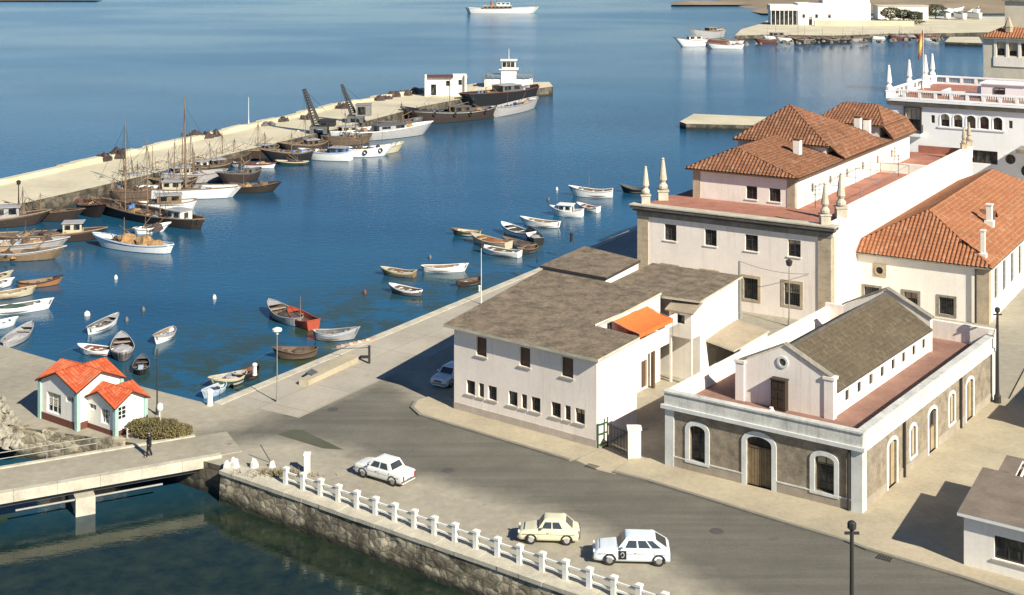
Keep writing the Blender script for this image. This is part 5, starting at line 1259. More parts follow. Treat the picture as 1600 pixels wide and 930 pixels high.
# --- fishing fleet at the breakwater
fishing('large dark brown fishing boat with two masts in front of the white vessel', (153, 330), (314, 358), 5.2, 1.6, 'darkbrown', 'black', 'tan', 'wood', 'tan', .6, (.2, 2.6, 2.0, 1.8), ((.72, 6.5, .1, .1), (.5, 10, .2, .09), (.38, 5, .1, .07)), 9)
fishing('white wooden vessel with brown deck and one very tall mast', (363, 308), (218, 309), 4.6, 2.0, 'white', 'white', 'white', 'orangewood', 'tan', .35, (.36, 2.6, 2.4, 1.7), ((.5, 13.2, -.2, .17),), 5, bowrise=.25, full=.38)
fishing('white cabin boat jammed between the dark two masted boat and white vessel', (226, 330), (302, 326), 3.4, 1.5, 'white', 'white', 'white', 'cream', 'tan', .3, (.5, 3.2, 2.2, 1.7), (), 3, bowrise=.3)
fishing('low dark barge-like boat with brown deck right of the white vessel', (427, 299), (357, 300), 4.0, 1.3, 'darkbrown', 'black', 'black', 'wood', 'darkbrown', .3, None, (), 3, 'netdark', True)
fishing('dark brown boat seen bow on, leftmost beside the two masted boat', (155, 340), (126, 330), 3.2, 1.9, 'darkbrown', 'black', 'redbrown', 'wood', 'redbrown', .5, None, (), 2)
fishing('reddish brown boat with white mast lying against the breakwater', (154, 303), (226, 312), 3.6, 1.7, 'redbrown', 'black', 'tan', 'wood', 'tan', .5, None, ((.4, 10.5, .15, .12),), 5)
fishing('grey trawler behind the white vessel with low wheelhouse', (243, 288), (348, 282), 4.2, 2.0, 'grey', 'dkgrey', 'dkgrey', 'dkgrey', 'grey', .6, (.62, 2.6, 2.3, 1.9), ((.45, 5, 0, .08), (.8, 4, .1, .07)), 6)
fishing('brown trawler with ochre nets, farthest behind the white vessel', (262, 274), (352, 272), 3.8, 1.9, 'darkbrown', 'black', 'dkgreen', 'wood', 'tan', .5, (.4, 2, 1.8, 1.7), ((.6, 6, 0, .08),), 7, 'net')
fishing('small white launch alone against the breakwater right of the fleet', (364, 261), (428, 262), 2.6, .9, 'white', 'white', 'redbrown', 'wood', 'redbrown', .3, None, (), 2, bowrise=.4, hatch=False)
fishing('blue and white open fishing boat heaped with ochre nets', (158, 384), (266, 396), 3.7, 1.25, 'white', 'blue', 'blue', 'wood', 'paleblue', .5, None, ((.66, 3.2, 0, .06),), 0, 'net', bowrise=.7, hatch=False)
bl = [o for o in scene.objects if o.get('label', '').startswith('blue and white open')][0]
for k, (x, y, rx, ry, rz_) in enumerate(((-1.2, 0, 1.3, 1.0, .8), (1.0, .2, 1.6, 1.1, .9), (2.6, -.1, .9, .7, .5), (-3.0, 0, 1.0, .8, .5))):
    m = MB(); lump(m, (x, y, .75), rx, ry, rz_, k + 3, 0, 12, .6); m.build('net_heap', 'net' if k != 2 else 'netdark', bl)
fishing('small white boat with green trim behind the blue and white net boat', (256, 361), (212, 366), 2.2, .9, 'white', 'white', 'dkgreen', 'grey', 'white', .25, None, (), 1, hatch=False)
fishing('dark fishing boat with a white striped deckhouse at the left edge', (151, 374), (-16, 380), 4.2, 1.3, 'darkbrown', 'black', 'tan', 'wood', 'tan', .45, (.78, 2.2, 1.9, 1.9), (), 6, hatch=True)
fishing('grey brown boat below the one with a striped deckhouse at the left edge', (93, 388), (-30, 392), 3.6, 1.2, 'grey', 'darkbrown', 'tan', 'wood', 'grey', .4, None, (), 6)
fishing('pale tan hulled boat, lowest of the fishing fleet at the left edge', (86, 404), (-20, 407), 3.4, 1.3, 'tan', 'darkbrown', 'grey', 'wood', 'grey', .4, None, (), 4)
fishing('brown trawler with pale wheelhouse cut by the left edge', (60, 350), (-70, 357), 4.2, 1.6, 'darkbrown', 'black', 'tan', 'wood', 'tan', .5, (.62, 3, 2.2, 2.2), ((.8, 4, .1, .08),), 6)
fishing('dark boat close in to the breakwater at the left edge', (116, 345), (10, 342), 3.4, 1.5, 'darkbrown', 'black', 'darkbrown', 'wood', 'wood', .5, None, ((.5, 3, 0, .07),), 6)
fishing('black hulled boat stern on beside the pair of white launches', (425, 254), (486, 250), 4.0, 2.2, 'black', 'black', 'dkgrey', 'redbrown', 'tan', .6, None, ((.5, 4, 0, .08),), 5)
fishing('flat grey green skiff in front of the black hulled boat', (436, 257), (480, 257), 2.2, .6, 'dkgreen', 'black', 'cream', 'grey', 'cream', .25, None, (), 0, hatch=False)
fishing('white launch with blue trim and brown deck, left of a white pair', (478, 248), (548, 251), 4.2, 1.9, 'white', 'white', 'white', 'redbrown', 'paleblue', .4, (.25, 2.6, 2.2, 1.5), ((.5, 3, 0, .06),), 3, transom=True, bowrise=.3, cabm='blue')
fishing('long white launch with tyre fenders, right of a white pair', (602, 243), (536, 245), 4.0, 1.9, 'white', 'white', 'white', 'orangewood', 'white', .4, None, ((.4, 3, 0, .06),), 4, bowrise=.4, fenders=3, hatch=False)
fishing('cream launch with open stern right of the long white launch', (622, 236), (584, 242), 3.0, 1.6, 'cream', 'cream', 'tan', 'orangewood', 'cream', .4, None, (), 2, bowrise=.35, hatch=False)
fishing('grey patrol launch with low cabin windows behind the cream launch', (662, 210), (540, 222), 5.0, 2.3, 'grey', 'dkgrey', 'grey', 'grey', 'white', .35, (.55, 6.0, 3.0, 1.5), ((.4, 3.5, 0, .06),), 4, cabm='grey', cabr='dkgrey', bowrise=.5, rig=False, name='patrol_launch', cat='launch')
fishing('pale blue and white boat moored behind the white pair', (480, 221), (586, 214), 4.0, 2.3, 'paleblue', 'grey', 'white', 'wood', 'white', .5, (.4, 3, 2.2, 1.5), (), 5, bowrise=.3)
fishing('black bowed tug with tyre fenders and thin white mast', (652, 194), (770, 183), 6.5, 2.8, 'darkbrown', 'redbrown', 'offwhite', 'wood', 'black', .7, (.45, 4, 2.6, 2.0), ((.58, 7.5, 0, .13),), 7, cabm='wood', cabr='dkgrey', fenders=4, name='tugboat', cat='tug', bowrise=.55)
fishing('grey lighter astern of the tug', (834, 168), (772, 183), 5.0, 2.6, 'grey', 'grey', 'dkgrey', 'dkgrey', 'grey', .5, None, (), 5, name='lighter', cat='lighter', bowrise=.25, hatch=False)
fishing('dark rusty barge lying against the breakwater behind the tug', (734, 168), (832, 158), 7.0, 4.4, 'black', 'black', 'darkbrown', 'darkbrown', 'redbrown', .6, (.42, 5.5, 4.2, 2.4), ((.75, 5, 0, .12),), 11, cabm='dkgrey', name='barge', cat='barge', bowrise=.1, full=.3)
fishing('black hulled work boat moored ahead of the tug', (640, 188), (686, 192), 5.0, 3.0, 'black', 'black', 'dkgrey', 'netdark', 'black', .6, None, (), 5, fenders=2, name='work_boat', cat='work boat', bowrise=.3)
rnd = random.Random(31)
for k, (x, y, ln) in enumerate(((176, 297, 48), (206, 287, 56), (262, 284, 60), (300, 274, 58), (322, 264, 64), (352, 288, 50), (384, 251, 46), (186, 318, 60), (250, 299, 52), (450, 240, 56), (516, 229, 60), (600, 205, 56))):
    up = rnd.uniform(4, 12); hu = rnd.choice(['darkbrown', 'darkbrown', 'black', 'redbrown', 'dkgrey', 'wood'])
    fishing('one of the dark weathered boats packed tightly against the breakwater behind the front row', (x, y), (x + ln, y - up), 3.8, 1.9, hu, 'black', rnd.choice(['wood', 'dkgrey', 'tan', 'darkbrown']), rnd.choice(['wood', 'redbrown', 'darkbrown']), rnd.choice(['wood', 'tan', 'dkgrey']), .5, (.35, 2.2, 1.9, 1.6) if k % 3 == 0 else None, ((.6, rnd.uniform(4, 8), rnd.uniform(-.3, .3), .09), (.35, rnd.uniform(2.5, 5), rnd.uniform(-.5, .5), .07)) if k % 2 == 0 else ((.5, rnd.uniform(3, 6), .2, .08),), 5, group='dark boats packed against the breakwater', cabm=rnd.choice(['wood', 'grey', 'dkgrey', 'tan']))
# white coaster far out
t, h, L = fishing('white passenger vessel anchored far out in the bay', (833, 21), (731, 21), 8.0, 2.5, 'white', 'white', 'white', 'wood', 'tan', .5, None, ((.45, 7, -.5, .15),), 0, name='ship', cat='ship', group=None, bowrise=.5, hatch=False, full=.35)
cabin(t, -9, 6, 2.6, 1.9, 3.9, 'tan', 'white', 7); cabin(t, -2, 5, 2.0, 3.9, 5.6, 'white', 'white', 3)
m = MB(); m.lathe((-4.5, 0), [(.9, 3.9), (.9, 6.4), (.8, 6.5)], 10); m.build('funnel', 'orangewood', t)
# boats round the far quay
FQ = 'boats moored at the far quay'
for (lab, b_, s_, B, fb, hu, st, cabq) in (
    ('white cabin cruiser at the left tip of the far quay', (1064, 73), (1102, 72), 5, 3.2, 'white', 'grey', 1), ('grey vessel with upperworks behind the cruiser at the tip of the far quay', (1086, 62), (1130, 58), 6, 4.0, 'grey', 'dkgrey', 1),
    ('long white launch just off the tip of the far quay', (1110, 76), (1160, 76), 4, 2.0, 'white', 'tan', 0), ('brown launch behind the long white launch at the far quay', (1103, 70), (1150, 69), 4, 2.2, 'redbrown', 'tan', 0),
    ('white yacht with low cabin left of the far waterfront building', (1196, 63), (1228, 62), 4, 2.0, 'white', 'white', 1), ('brown sailing boat below the far terrace wall', (1232, 64), (1262, 64), 4, 1.8, 'redbrown', 'darkbrown', 0),
    ('dark boat below the far waterfront building, left of three dark ones', (1270, 66), (1300, 66), 4, 1.8, 'darkbrown', 'black', 0), ('dark boat below the far waterfront building, middle of three dark ones', (1304, 67), (1330, 66), 4, 1.8, 'black', 'dkgrey', 0),
    ('dark boat below the far waterfront building, right of three dark ones', (1334, 64), (1362, 63), 4, 1.8, 'darkbrown', 'tan', 0), ('small white boat right of the dark boats at the far quay', (1396, 61), (1416, 61), 4, 2.0, 'white', 'white', 0),
    ('grey boat between small white boat and pontoon at the far quay', (1418, 60), (1440, 59), 4, 1.8, 'grey', 'dkgrey', 0), ('white motor boat alongside the far pontoon', (1443, 64), (1466, 64), 3.4, 1.6, 'white', 'grey', 0)):
    fishing(lab, b_, s_, B, fb, hu, 'black' if hu != 'white' else 'white', st, 'wood', 'tan', .4, (.45, 5, 2.4, 2.2) if cabq else None, ((.5, 9 if 'sailing' in lab else 4.5, 0, .08),) if hu != 'grey' else (), 2, group=FQ, name='moored_boat', cat='boat', rig=False)
rnd = random.Random(21)
for k in range(9):
    x = 1140 + 36 * k + rnd.uniform(-8, 8); y = 68 - k * .8 + rnd.uniform(-2, 3)
    ln = rnd.uniform(18, 30); hu = rnd.choice(['darkbrown', 'redbrown', 'grey', 'white', 'dkgrey'])
    fishing('one of the small boats packed along the far quay below the terrace wall', (x, y), (x + ln, y - .4), 3.6, 1.8, hu, 'black', rnd.choice(['tan', 'white', 'dkgrey']), 'wood', 'tan', .4, None, ((.5, rnd.uniform(3, 7), 0, .07),) if k % 2 else (), 2, group='small boats packed along the far quay', name='moored_boat', cat='boat', rig=False)
fb_ = []
for k in range(3):
    m = MB(); lump(m, (0, 0, -.6), 1.6, 1.3, 1.5, k + 60, 0, 9, .6); fb_.append(m.build('boulder', mat_rough('dark_shore_rock_%d' % k, (.12 + .05 * k, .1 + .04 * k, .075 + .03 * k), .3, .5, 4), None))
for k in range(60):
    o = fb_[k % 3] if k < 3 else fb_[k % 3].copy()
    if k >= 3: COL.objects.link(o)
    x = rnd.uniform(1128, 1475); p = G(x, 68 - (x - 1128) * .018 + rnd.uniform(-1.5, 2.5), -.8); s_ = rnd.uniform(.3, .75); o.location = p; o.rotation_euler = (0, 0, rnd.uniform(0, 6)); o.scale = (s_, s_, s_)
    tag(o, 'rough boulder along the waterline of the far quay', 'boulder', 'boulders along the far quay')
BY = 'white boats laid up in the far boatyard'
for k, (x, y) in enumerate(((1470, 24), (1490, 21), (1508, 26), (1526, 22), (1480, 29), (1500, 30), (1520, 29))):
    p = G(x, y, 0); tt = thing('laid_up_boat', 'white boat laid up ashore in the far boatyard', 'boat', (p.x, p.y, .4), R(20 * k), BY)
    h = Hull(9, 3, 2.2, .4, .1, True, .8, 10); h.shell(tt, ['white', 'grey', 'white']); h.inside(tt, 'wood', .4)
# buoys
for k, (x, y, mt, lab) in enumerate(((136, 493, 'offwhite', 'larger white buoy floating behind the cottage boats'), (181, 436, 'offwhite', 'white buoy alone in open water above the cottage boats'), (224, 486, 'dkgrey', 'dark buoy right of the white buoys'), (870, 297, 'offwhite', 'white buoy floating left of the thin masted boat'), (857, 313, 'dkgrey', 'dark buoy above the white cabin boat'), (335, 467, 'offwhite', 'small pale buoy left of the orange red hull'), (570, 459, 'redbrown', 'reddish marker buoy left of the three mid harbour rowboats'), (672, 404, 'dkgrey', 'dark buoy above the slender white rowboat'), (198, 502, 'dkgrey', 'dark buoy between the uppermost cottage boat and the lone pale pink one'))):
    m = MB(); r = .3 if k == 0 else .19
    m.lathe((0, 0), [(r * .3, -.3), (r, -.1), (r * 1.05, .1), (r * .8, .32), (r * .25, .42), (.03, .46)], 10)
    tag(m.build('buoy', mt, None, loc=G(x, y, WZ), smooth=True), lab, 'buoy', 'mooring buoys')

# ================================================================== breakwater buildings, cranes, gear
HB = Frame((*G(665, 150).xy, 0), 4, 94)
t = thing('quay_office', 'white flat building with brown canopy roof on the breakwater', 'building', HB.O)
pf = plane(HB, (0, 0), (9.2, 0), (0, 1))
wv = [(4.6, 5.4, 2.2, 3.4), (7.4, 8.2, 2.4, 3.6), (1.2, 2.4, .1, 2.6)]
m = MB(HB); wall(m, pf, 0, 4.1, wv, .2); m.gbox(0, 9.2, .21, 5, 0, 4.05); m.build('wall', 'offwhite', t)
for q in wv: window(t, pf, *q, 1, 2, .2)
m = MB(HB); m.gbox(-.3, 6.2, -.6, 5.2, 4.1, 4.3); m.build('roof', 'redbrown', t)
m = MB(HB); m.gbox(6.2, 9.4, -.2, 5.2, 4.1, 4.5); m.build('roof', 'offwhite', t)
for x in (0, 9.0): m = MB(HB); m.gbox(x - .2, x + .25, -.8, -.4, 0, 4.9); m.build('pillar', 'offwhite', t)
CT = Frame((*G(783, 137).xy, 0), -2, 88)
t = thing('control_tower', 'white signal tower with dark windows and low side wings at the breakwater head', 'tower', CT.O)
pf = plane(CT, (0, 0), (3.6, 0), (0, 1))
m = MB(CT); m.gbox(0, 3.6, 0, 3.4, 0, 4.3); m.build('wall', 'plaster2', t)
m = MB(CT); m.gbox(-.5, 4.1, -.5, 3.9, 4.3, 4.45); m.gbox(.2, 3.4, .2, 3.2, 4.45, 6.4); m.gbox(-.2, 3.8, -.2, 3.6, 6.4, 6.55); m.build('lantern', 'plaster2', t)
for k in range(3): m = MB(CT); m.gbox(.35 + 1.0 * k, 1.2 + 1.0 * k, .13, .19, 4.9, 6.1); m.build('window', 'glass', t)
m = MB(CT); m.tube((1.8, 1.7, 6.5), (1.8, 1.7, 9.2), .08, .04); m.build('mast', 'white', t)
for a in (-4.0, 3.62): m = MB(CT); m.gbox(a, a + 3.9, .4, 3.2, 0, 1.9); m.build('wing', 'plaster', t)
m = MB(CT); m.gbox(-4.2, -.02, .1, 3.5, 2.9, 3.05); m.gbox(3.62, 7.6, .1, 3.5, 2.9, 3.05)
for x in (-4.0, -2.0, 5.4, 7.3): m.gbox(x, x + .14, .2, .34, 1.9, 2.9)
m.build('canopy', 'steel', t)
def crane(label, foot, tip_px, house, cabm, boomw=.5):
    p = G(*foot, 0); t = thing('crane', label, 'crane', p, 0, 'dockside cranes')
    m = MB(); m.gbox(-1.6, 1.6, -1.5, 1.5, .9, 1.3); [m.gbox(x - .35, x + .35, y - .35, y + .35, 0, .9) for x in (-1.2, 1.2) for y in (-1.1, 1.1)]; m.build('undercarriage', 'dkgrey', t)
    hh_ = 3.4 if house else 2.3
    m = MB(); m.prism([(.1, -1.2), (2.9, -1.2), (2.9, 1.2), (.1, 1.2)], 1.3, hh_); m.gbox(0, 3.0, -1.3, 1.3, hh_, hh_ + .15); m.build('machine_house', cabm, t)
    m = MB(); m.gbox(.5, 2.0, -1.25, -1.2, 1.6, hh_ - .3); m.build('window', 'glass', t)
    k = (tip_px[0] - 800) / F; x = k * p.y - p.x; z = H - (tip_px[1] - Y0) * p.y / F
    m = MB(); b = Vector((x, 0, z)); a0 = Vector((-.5, 0, 1.6))
    w = Vector((0, boomw, 0)); dd = (b - a0).normalized(); s_ = dd.cross(Vector((0, 1, 0))) * boomw
    cor = [w + s_, w - s_, -w - s_, -w + s_]; n = 14
    for c in cor: m.tube(a0 + c, b + c * .4, .15, .1, n=5, raw=True)
    for q in range(n):
        f0, f1 = q / n, (q + 1) / n
        for i in range(4):
            c0, c1 = cor[i], cor[(i + 1) % 4]; l0 = 1 - .6 * f0; l1 = 1 - .6 * f1
            m.tube(a0 + (b - a0) * f0 + c0 * l0, a0 + (b - a0) * f1 + c1 * l1, .08, n=4, raw=True); m.tube(a0 + (b - a0) * f0 + c1 * l0, a0 + (b - a0) * f1 + c0 * l1, .05, n=4, raw=True)
    m.build('boom', 'iron', t)
    m = MB(); m.tube((1.2, 0, 4.0), tuple(b), .03, n=4); m.tube(tuple(b), (b.x, 0, 1.5), .025, n=4); m.build('cable', 'iron', t)
crane('crane with dark lattice boom leaning left, nearer of the two on the breakwater', (499, 208), (475, 139), False, 'iron', .62)
crane('crane with grey machine house and dark boom, farther of the two on the breakwater', (556, 191), (534, 132), True, 'steel', .5)
rnd = random.Random(3)
GH = 'dark gear heaps along the breakwater'
for k, (x, y, s) in enumerate(((312, 216, 1.2), (340, 213, .9), (163, 251, 1.0), (182, 247, 1.1), (196, 243, .8), (481, 187, .9), (533, 170, 1.0), (597, 157, 1.0), (604, 155, .8), (618, 152, 1.1), (633, 149, 1.0), (643, 147, 1.1), (655, 146, 1.2), (420, 196, .8), (445, 190, .7))):
    m = MB(); p = G(x, y, 0)
    for q in range(4): lump(m, (rnd.uniform(-1, 1) * s, rnd.uniform(-.6, .6), 0), rnd.uniform(.6, 1.1) * s, rnd.uniform(.5, .8), rnd.uniform(.7, 1.2) * s, k * 5 + q, 0, 9, .6)
    side = ('left of the tall masted vessel' if x < 290 else 'beyond the tall masted vessel' if x < 400 else 'left of the cranes' if x < 500 else 'between the cranes and quay office')
    tag(m.build('gear_heap', rnd.choice(['netdark', 'netdark', 'darkbrown', 'dkgrey']), None, loc=p), 'dark heap of nets and gear on the breakwater, ' + side, 'gear heap', 'gear heaps ' + side)
def post(label, base, top_y, r=.09, cap=None, mat='steel', name='lamp_post', cat='lamp post', z=0.0, head=None, grp=None):
    p = G(*base, z); h = (base[1] - top_y) * p.y / F
    t = thing(name, label, cat, p, 0, grp)
    m = MB(); m.lathe((0, 0), [(r * 2.2, 0), (r * 2.0, .5), (r * 1.2, .6), (r, 1.2), (r * .7, h)], 8); m.build('pole', mat, t)
    if head == 'disc': m = MB(); m.lathe((0, 0), [(.1, h - .2), (.12, h), (.36, h + .05), (.36, h + .2), (.12, h + .3)], 12); m.build('lamp_head', 'offwhite', t)
    if head == 'cap': m = MB(); m.lathe((0, 0), [(.12, h - .3), (.2, h - .22), (.2, h), (.1, h + .08)], 8); m.gbox(-.32, .32, -.05, .05, h - .5, h - .4); m.build('pole_cap', 'iron', t)
    if head == 'lantern': m = MB(); m.lathe((0, 0), [(.1, h), (.24, h + .08), (.3, h + .4), (.34, h + .45), (.1, h + .62)], 8); m.build('lamp_head', 'iron', t)
    if head == 'arm': m = MB(); m.tube((0, 0, h - .1), (.9, 0, h + .1), .05, n=6); m.gbox(.7, 1.4, -.14, .14, h + .02, h + .16); m.build('lamp_head', mat, t)
    return t, h
post('tall quay lamp post with a flat white cap near the quay corner', (433, 628), 518, .045, mat='steel', head='disc')
post('slim white lamp post on the quay behind the white house', (752, 475.5), 387, .036, mat='offwhite', head='lantern')
post('thin dark pole standing right of the cottage', (245.5, 648), 546, .055, mat='iron', name='pole', cat='pole')
post('dark iron lamp post in the foreground at the bottom edge', (1331, 1130), 817, .12, mat='iron', head='cap')
post('thick dark pole at the far corner of the roughcast hall', (1558.5, 629), 482, .13, mat='iron', name='pole', cat='pole', z=.12, head='cap')
post('grey pole with crossbars in front of the harbour office', (1155.5, 497), 408, .16, mat='steel', name='utility_pole', cat='pole')
post('thin street lamp in front of the harbour office right windows', (1233, 510), 416, .06, mat='steel', head='lantern')
post('short lamp post on the breakwater at the left edge', (29, 325), 289, .09, mat='iron', head='lantern')
post('thin white pole on the breakwater parapet left of the cranes', (388.5, 193), 152, .05, mat='white', name='pole', cat='pole', z=.8)
post('brown pole on the breakwater behind the white vessel', (238.5, 267), 228, .07, mat='tan', name='pole', cat='pole')
# bollards
for (px, py, lab, mt, s) in ((328, 633, 'white bollard standing at the quay corner', 'white', 1.25), (398, 586, 'white topped bollard at the quay edge left of the tall lamp', 'offwhite', 1.0), (749, 455, 'white block bollard at the quay edge beside the slim white lamp', 'offwhite', .6), (839, 410, 'pale bollard at the quay edge by the right hand boat cluster', 'offwhite', .8), (893, 378, 'dark bollard at the quay edge near the farther boats', 'iron', 1.1)):
    m = MB(); m.lathe((0, 0), [(.2 * s, 0), (.17 * s, .1), (.15 * s, .68 * s), (.2 * s, .74 * s), (.2 * s, .88 * s), (.1 * s, .95 * s)], 10)
    tag(m.build('bollard', mt, None, loc=G(px, py, 0)), lab, 'bollard')
# barrier pole on the quay
p = G(577, 568); t = thing('barrier', 'dark barrier post with a long thin arm on the open quay', 'barrier', p)
m = MB(); m.gbox(-.09, .09, -.09, .09, 0, 1.45); m.build('post', 'iron', t)
m = MB(); q = G(519, 556) - p; m.tube((0, 0, 1.3), (q.x, q.y, .55), .04, n=6); m.build('arm', 'steel', t)
m = MB(); m.gbox(-.35, .35, -.25, .25, 0, .12); tag(m.build('cover_plate', 'iron', None, loc=G(569, 559)), 'small dark cover plate lying left of the barrier post', 'cover plate')
# little kerb blocks
for k in range(9):
    pp = G(529 + 6.6 * k, 544 - 1.6 * k); m = MB(); m.gbox(-.16, .16, -.1, .1, 0, .2)
    tag(m.build('kerb_block', 'coping' if k % 2 else mat_plain('faded_red_paint', (.45, .25, .2), .8), None, loc=pp), ('pale' if k % 2 else 'faded red') + ' little kerb block in the curved row left of the barrier', 'kerb block', ('pale' if k % 2 else 'red') + ' kerb blocks')
# raised concrete slab
sp_ = [G(467, 602), G(482, 603), G(560, 566), G(553, 560), G(540, 560)]; o0 = sp_[0]
m = MB(); m.prism([tuple((p - o0).xy) for p in sp_], 0, .42); t = tag(m.build('concrete_platform', 'pave', None, loc=o0), 'long pale concrete platform lying along the quay', 'platform')
m = MB(); a = [G(477, 592), G(487, 596), G(497, 591), G(487, 586)]; m.prism([tuple((p - o0).xy) for p in a], .42, .5); m.build('lid', 'dkgrey', t)
# quay railing block near barrier etc. : low fence and stones by the bridge end
RK = []
for k in range(4):
    m = MB(); lump(m, (0, 0, -.2), .75, .6, .75, k + 20, 0, 9, .55); RK.append(m.build('boulder', 'rock', None))
pts = []
rnd = random.Random(11)
for k in range(190):
    f = rnd.random(); g = rnd.random()
    base = G(-40 + 74 * f * (.55 + .45 * g), 618 + 66 * g, 0); up = rnd.uniform(-.2, .4) * (1 - g * .4) - 1.9 * max(0, g - .62)
    pts.append((base, up))
for k, (b, u) in enumerate(pts):
    o = RK[k % 4] if k < 4 else RK[k % 4].copy()
    if k >= 4: COL.objects.link(o)
    s = rnd.uniform(.28, .6); o.location = b + Vector((0, 0, u)); o.rotation_euler = (rnd.uniform(-.5, .5), rnd.uniform(-.5, .5), rnd.uniform(0, 6)); o.scale = (s, s, s * rnd.uniform(.8, 1.2))
    tag(o, 'pale boulder in the rough heap at the left edge beside the cottage', 'boulder', 'pale boulders beside the cottage')
for k, (x, y, s) in enumerate(((354, 730, .5), (367, 730, .65), (397, 730, .6), (425, 730, .45))):
    m = MB(); lump(m, (0, 0, -.1), .5 * s, .45 * s, 1.1 * s, k + 40, 0, 8, .4)
    tag(m.build('stone_stump', 'offwhite', None, loc=G(x, y)), 'broken white stone stump at the bridge end left of the railing', 'stone stump', 'broken stumps at the bridge end')
m = MB()
rnd = random.Random(5)
for k in range(260):
    x, y = rnd.gauss(0, 1.1), rnd.gauss(0, .35); hgt = rnd.uniform(.1, .45); a = rnd.uniform(0, 6.3)
    m.poly([(x, y, 0), (x + .08 * math.cos(a), y + .08 * math.sin(a), 0), (x + .14 * math.cos(a + 1), y + .14 * math.sin(a + 1), hgt)])
p = G(432, 742); o = m.build('dry_weeds', mat_rough('dry_weed', (.2, .17, .08), .4, 2, 8), None, loc=p, norm=False); o['kind'] = 'stuff'
m = MB(); m.tube((0, 0, 0), (-.75, .2, 1.15), .035, n=5); tag(m.build('leaning_stake', 'iron', None, loc=G(424, 724)), 'thin dark stake leaning by the bridge end', 'stake')

# ================================================================== white railing along the basin
t = thing('railing', 'white post and rail railing running along the top of the basin wall', 'railing', wall_a)
RF = lambda s, d, z: wd * s + wn * d + Vector((0, 0, z))
s0 = (G(447, 757) - wall_a).dot(wd)
dd0 = (G(447, 757) - wall_a).dot(wn)
n = 27
for k in range(n):
    s = s0 + 1.52 * k; m = MB(RF); d = dd0 + .02 * k * 0
    m.gbox(s - .14, s + .14, d - .14, d + .14, .05, .96); m.gbox(s - .17, s + .17, d - .17, d + .17, .96, 1.08); m.build('post', 'offwhite', t)
    if k < n - 1:
        for z in (.3, .72): m = MB(RF); m.gbox(s + .14, s + 1.38, d - .05, d + .05, z, z + .1); m.build('rail', 'offwhite', t)
e = G(480, 738); m = MB(); m.gbox(-.18, .18, -.18, .18, 0, 1.15); m.gbox(-.22, .22, -.22, .22, 1.15, 1.26); tag(m.build('end_post', 'offwhite', None, loc=e), 'square white post standing apart at the near end of the railing', 'post')

# ================================================================== COTTAGE
def crossgable(m, x0, x1, y0, y1, ze, zr, ov=.28, th=.1):
    X0, X1, Y0_, Y1 = x0 - ov, x1 + ov, y0 - ov, y1 + ov; xm, ym = (x0 + x1) / 2, (y0 + y1) / 2
    c = (xm, ym, zr); zc = ze - (zr - ze) * ov / ((x1 - x0) / 2) * .8
    A = [(xm, Y0_, zr), (X1, ym, zr), (xm, Y1, zr), (X0, ym, zr)]; C = [(X1, Y0_, zc), (X1, Y1, zc), (X0, Y1, zc), (X0, Y0_, zc)]
    for k in range(4):
        a, b = A[k], A[(k + 1) % 4]; q = C[k]
        for tri in ((a, c, q), (b, c, q)): m.roof(list(tri), 0, th, 1)
        for e0, e1 in ((a, q), (q, b)): m.poly([e0, e1, (e1[0], e1[1], e1[2] - th), (e0[0], e0[1], e0[2] - th)], 1)
def cottage_block(t, fr, w, l, ze, zr, holesF, holesR, plinth):
    pts = lambda pf, L: None
    for (a, b, inw, holes, nm) in (((0, 0), (w, 0), (0, 1), holesF, 'front_wall'), ((0, 0), (0, l), (1, 0), holesR, 'side_wall'), ((w, 0), (w, l), (-1, 0), [], 'side_wall'), ((0, l), (w, l), (0, -1), [], 'back_wall')):
        pf = plane(fr, a, b, inw); m = MB(); wall(m, pf, 0, ze, holes, .16)
        m.poly([pf(0, ze), pf(pf.L, ze), pf(pf.L / 2, zr - .12)], raw=True); m.build(nm, 'plaster2', t)
        for h in holes: window(t, pf, *h, 3 if h[1] - h[0] > .9 else 2, 3 if h[3] - h[2] > .7 else 1, .16, 'frame_white')
        if plinth: m = MB(); pbox(m, pf, .15, pf.L - .15, 0, plinth, -.04, -.002); m.build('plinth', 'redbrown', t)
    for (x, y) in ((0, 0), (w, 0), (0, l), (w, l)):
        m = MB(fr); m.gbox(x - .14, x + .14, y - .14, y + .14, 0, ze - .12); m.build('corner_strip', 'palegreen', t)
    m = MB(fr, (.3, .07)); crossgable(m, 0, w, 0, l, ze, zr); m.build('roof', ['tilesred', 'redbrown'], t)
KA = Frame((-30.45, 93.05), 144, 54)
t = thing('cottage', 'small white cottage with bright red cross gabled roofs and pale green corner strips', 'cottage', KA.O)
cottage_block(t, KA, 4.3, 3.7, 2.85, 3.75, [(1.9, 3.55, .66, 2.1), (.45, 1.3, 1.8, 2.25)], [], .5)
KB = Frame((-27.42, 91.88), 144, 54)
t2 = thing('cottage_annexe', 'smaller red roofed annexe in front of the red roofed cottage', 'cottage', KB.O)
cottage_block(t2, KB, 3.3, 2.5, 2.15, 2.9, [(.68, 1.6, .66, 1.68), (2.15, 3.0, 1.33, 1.75)], [(.2, 1.0, 1.0, 1.95)], .35)
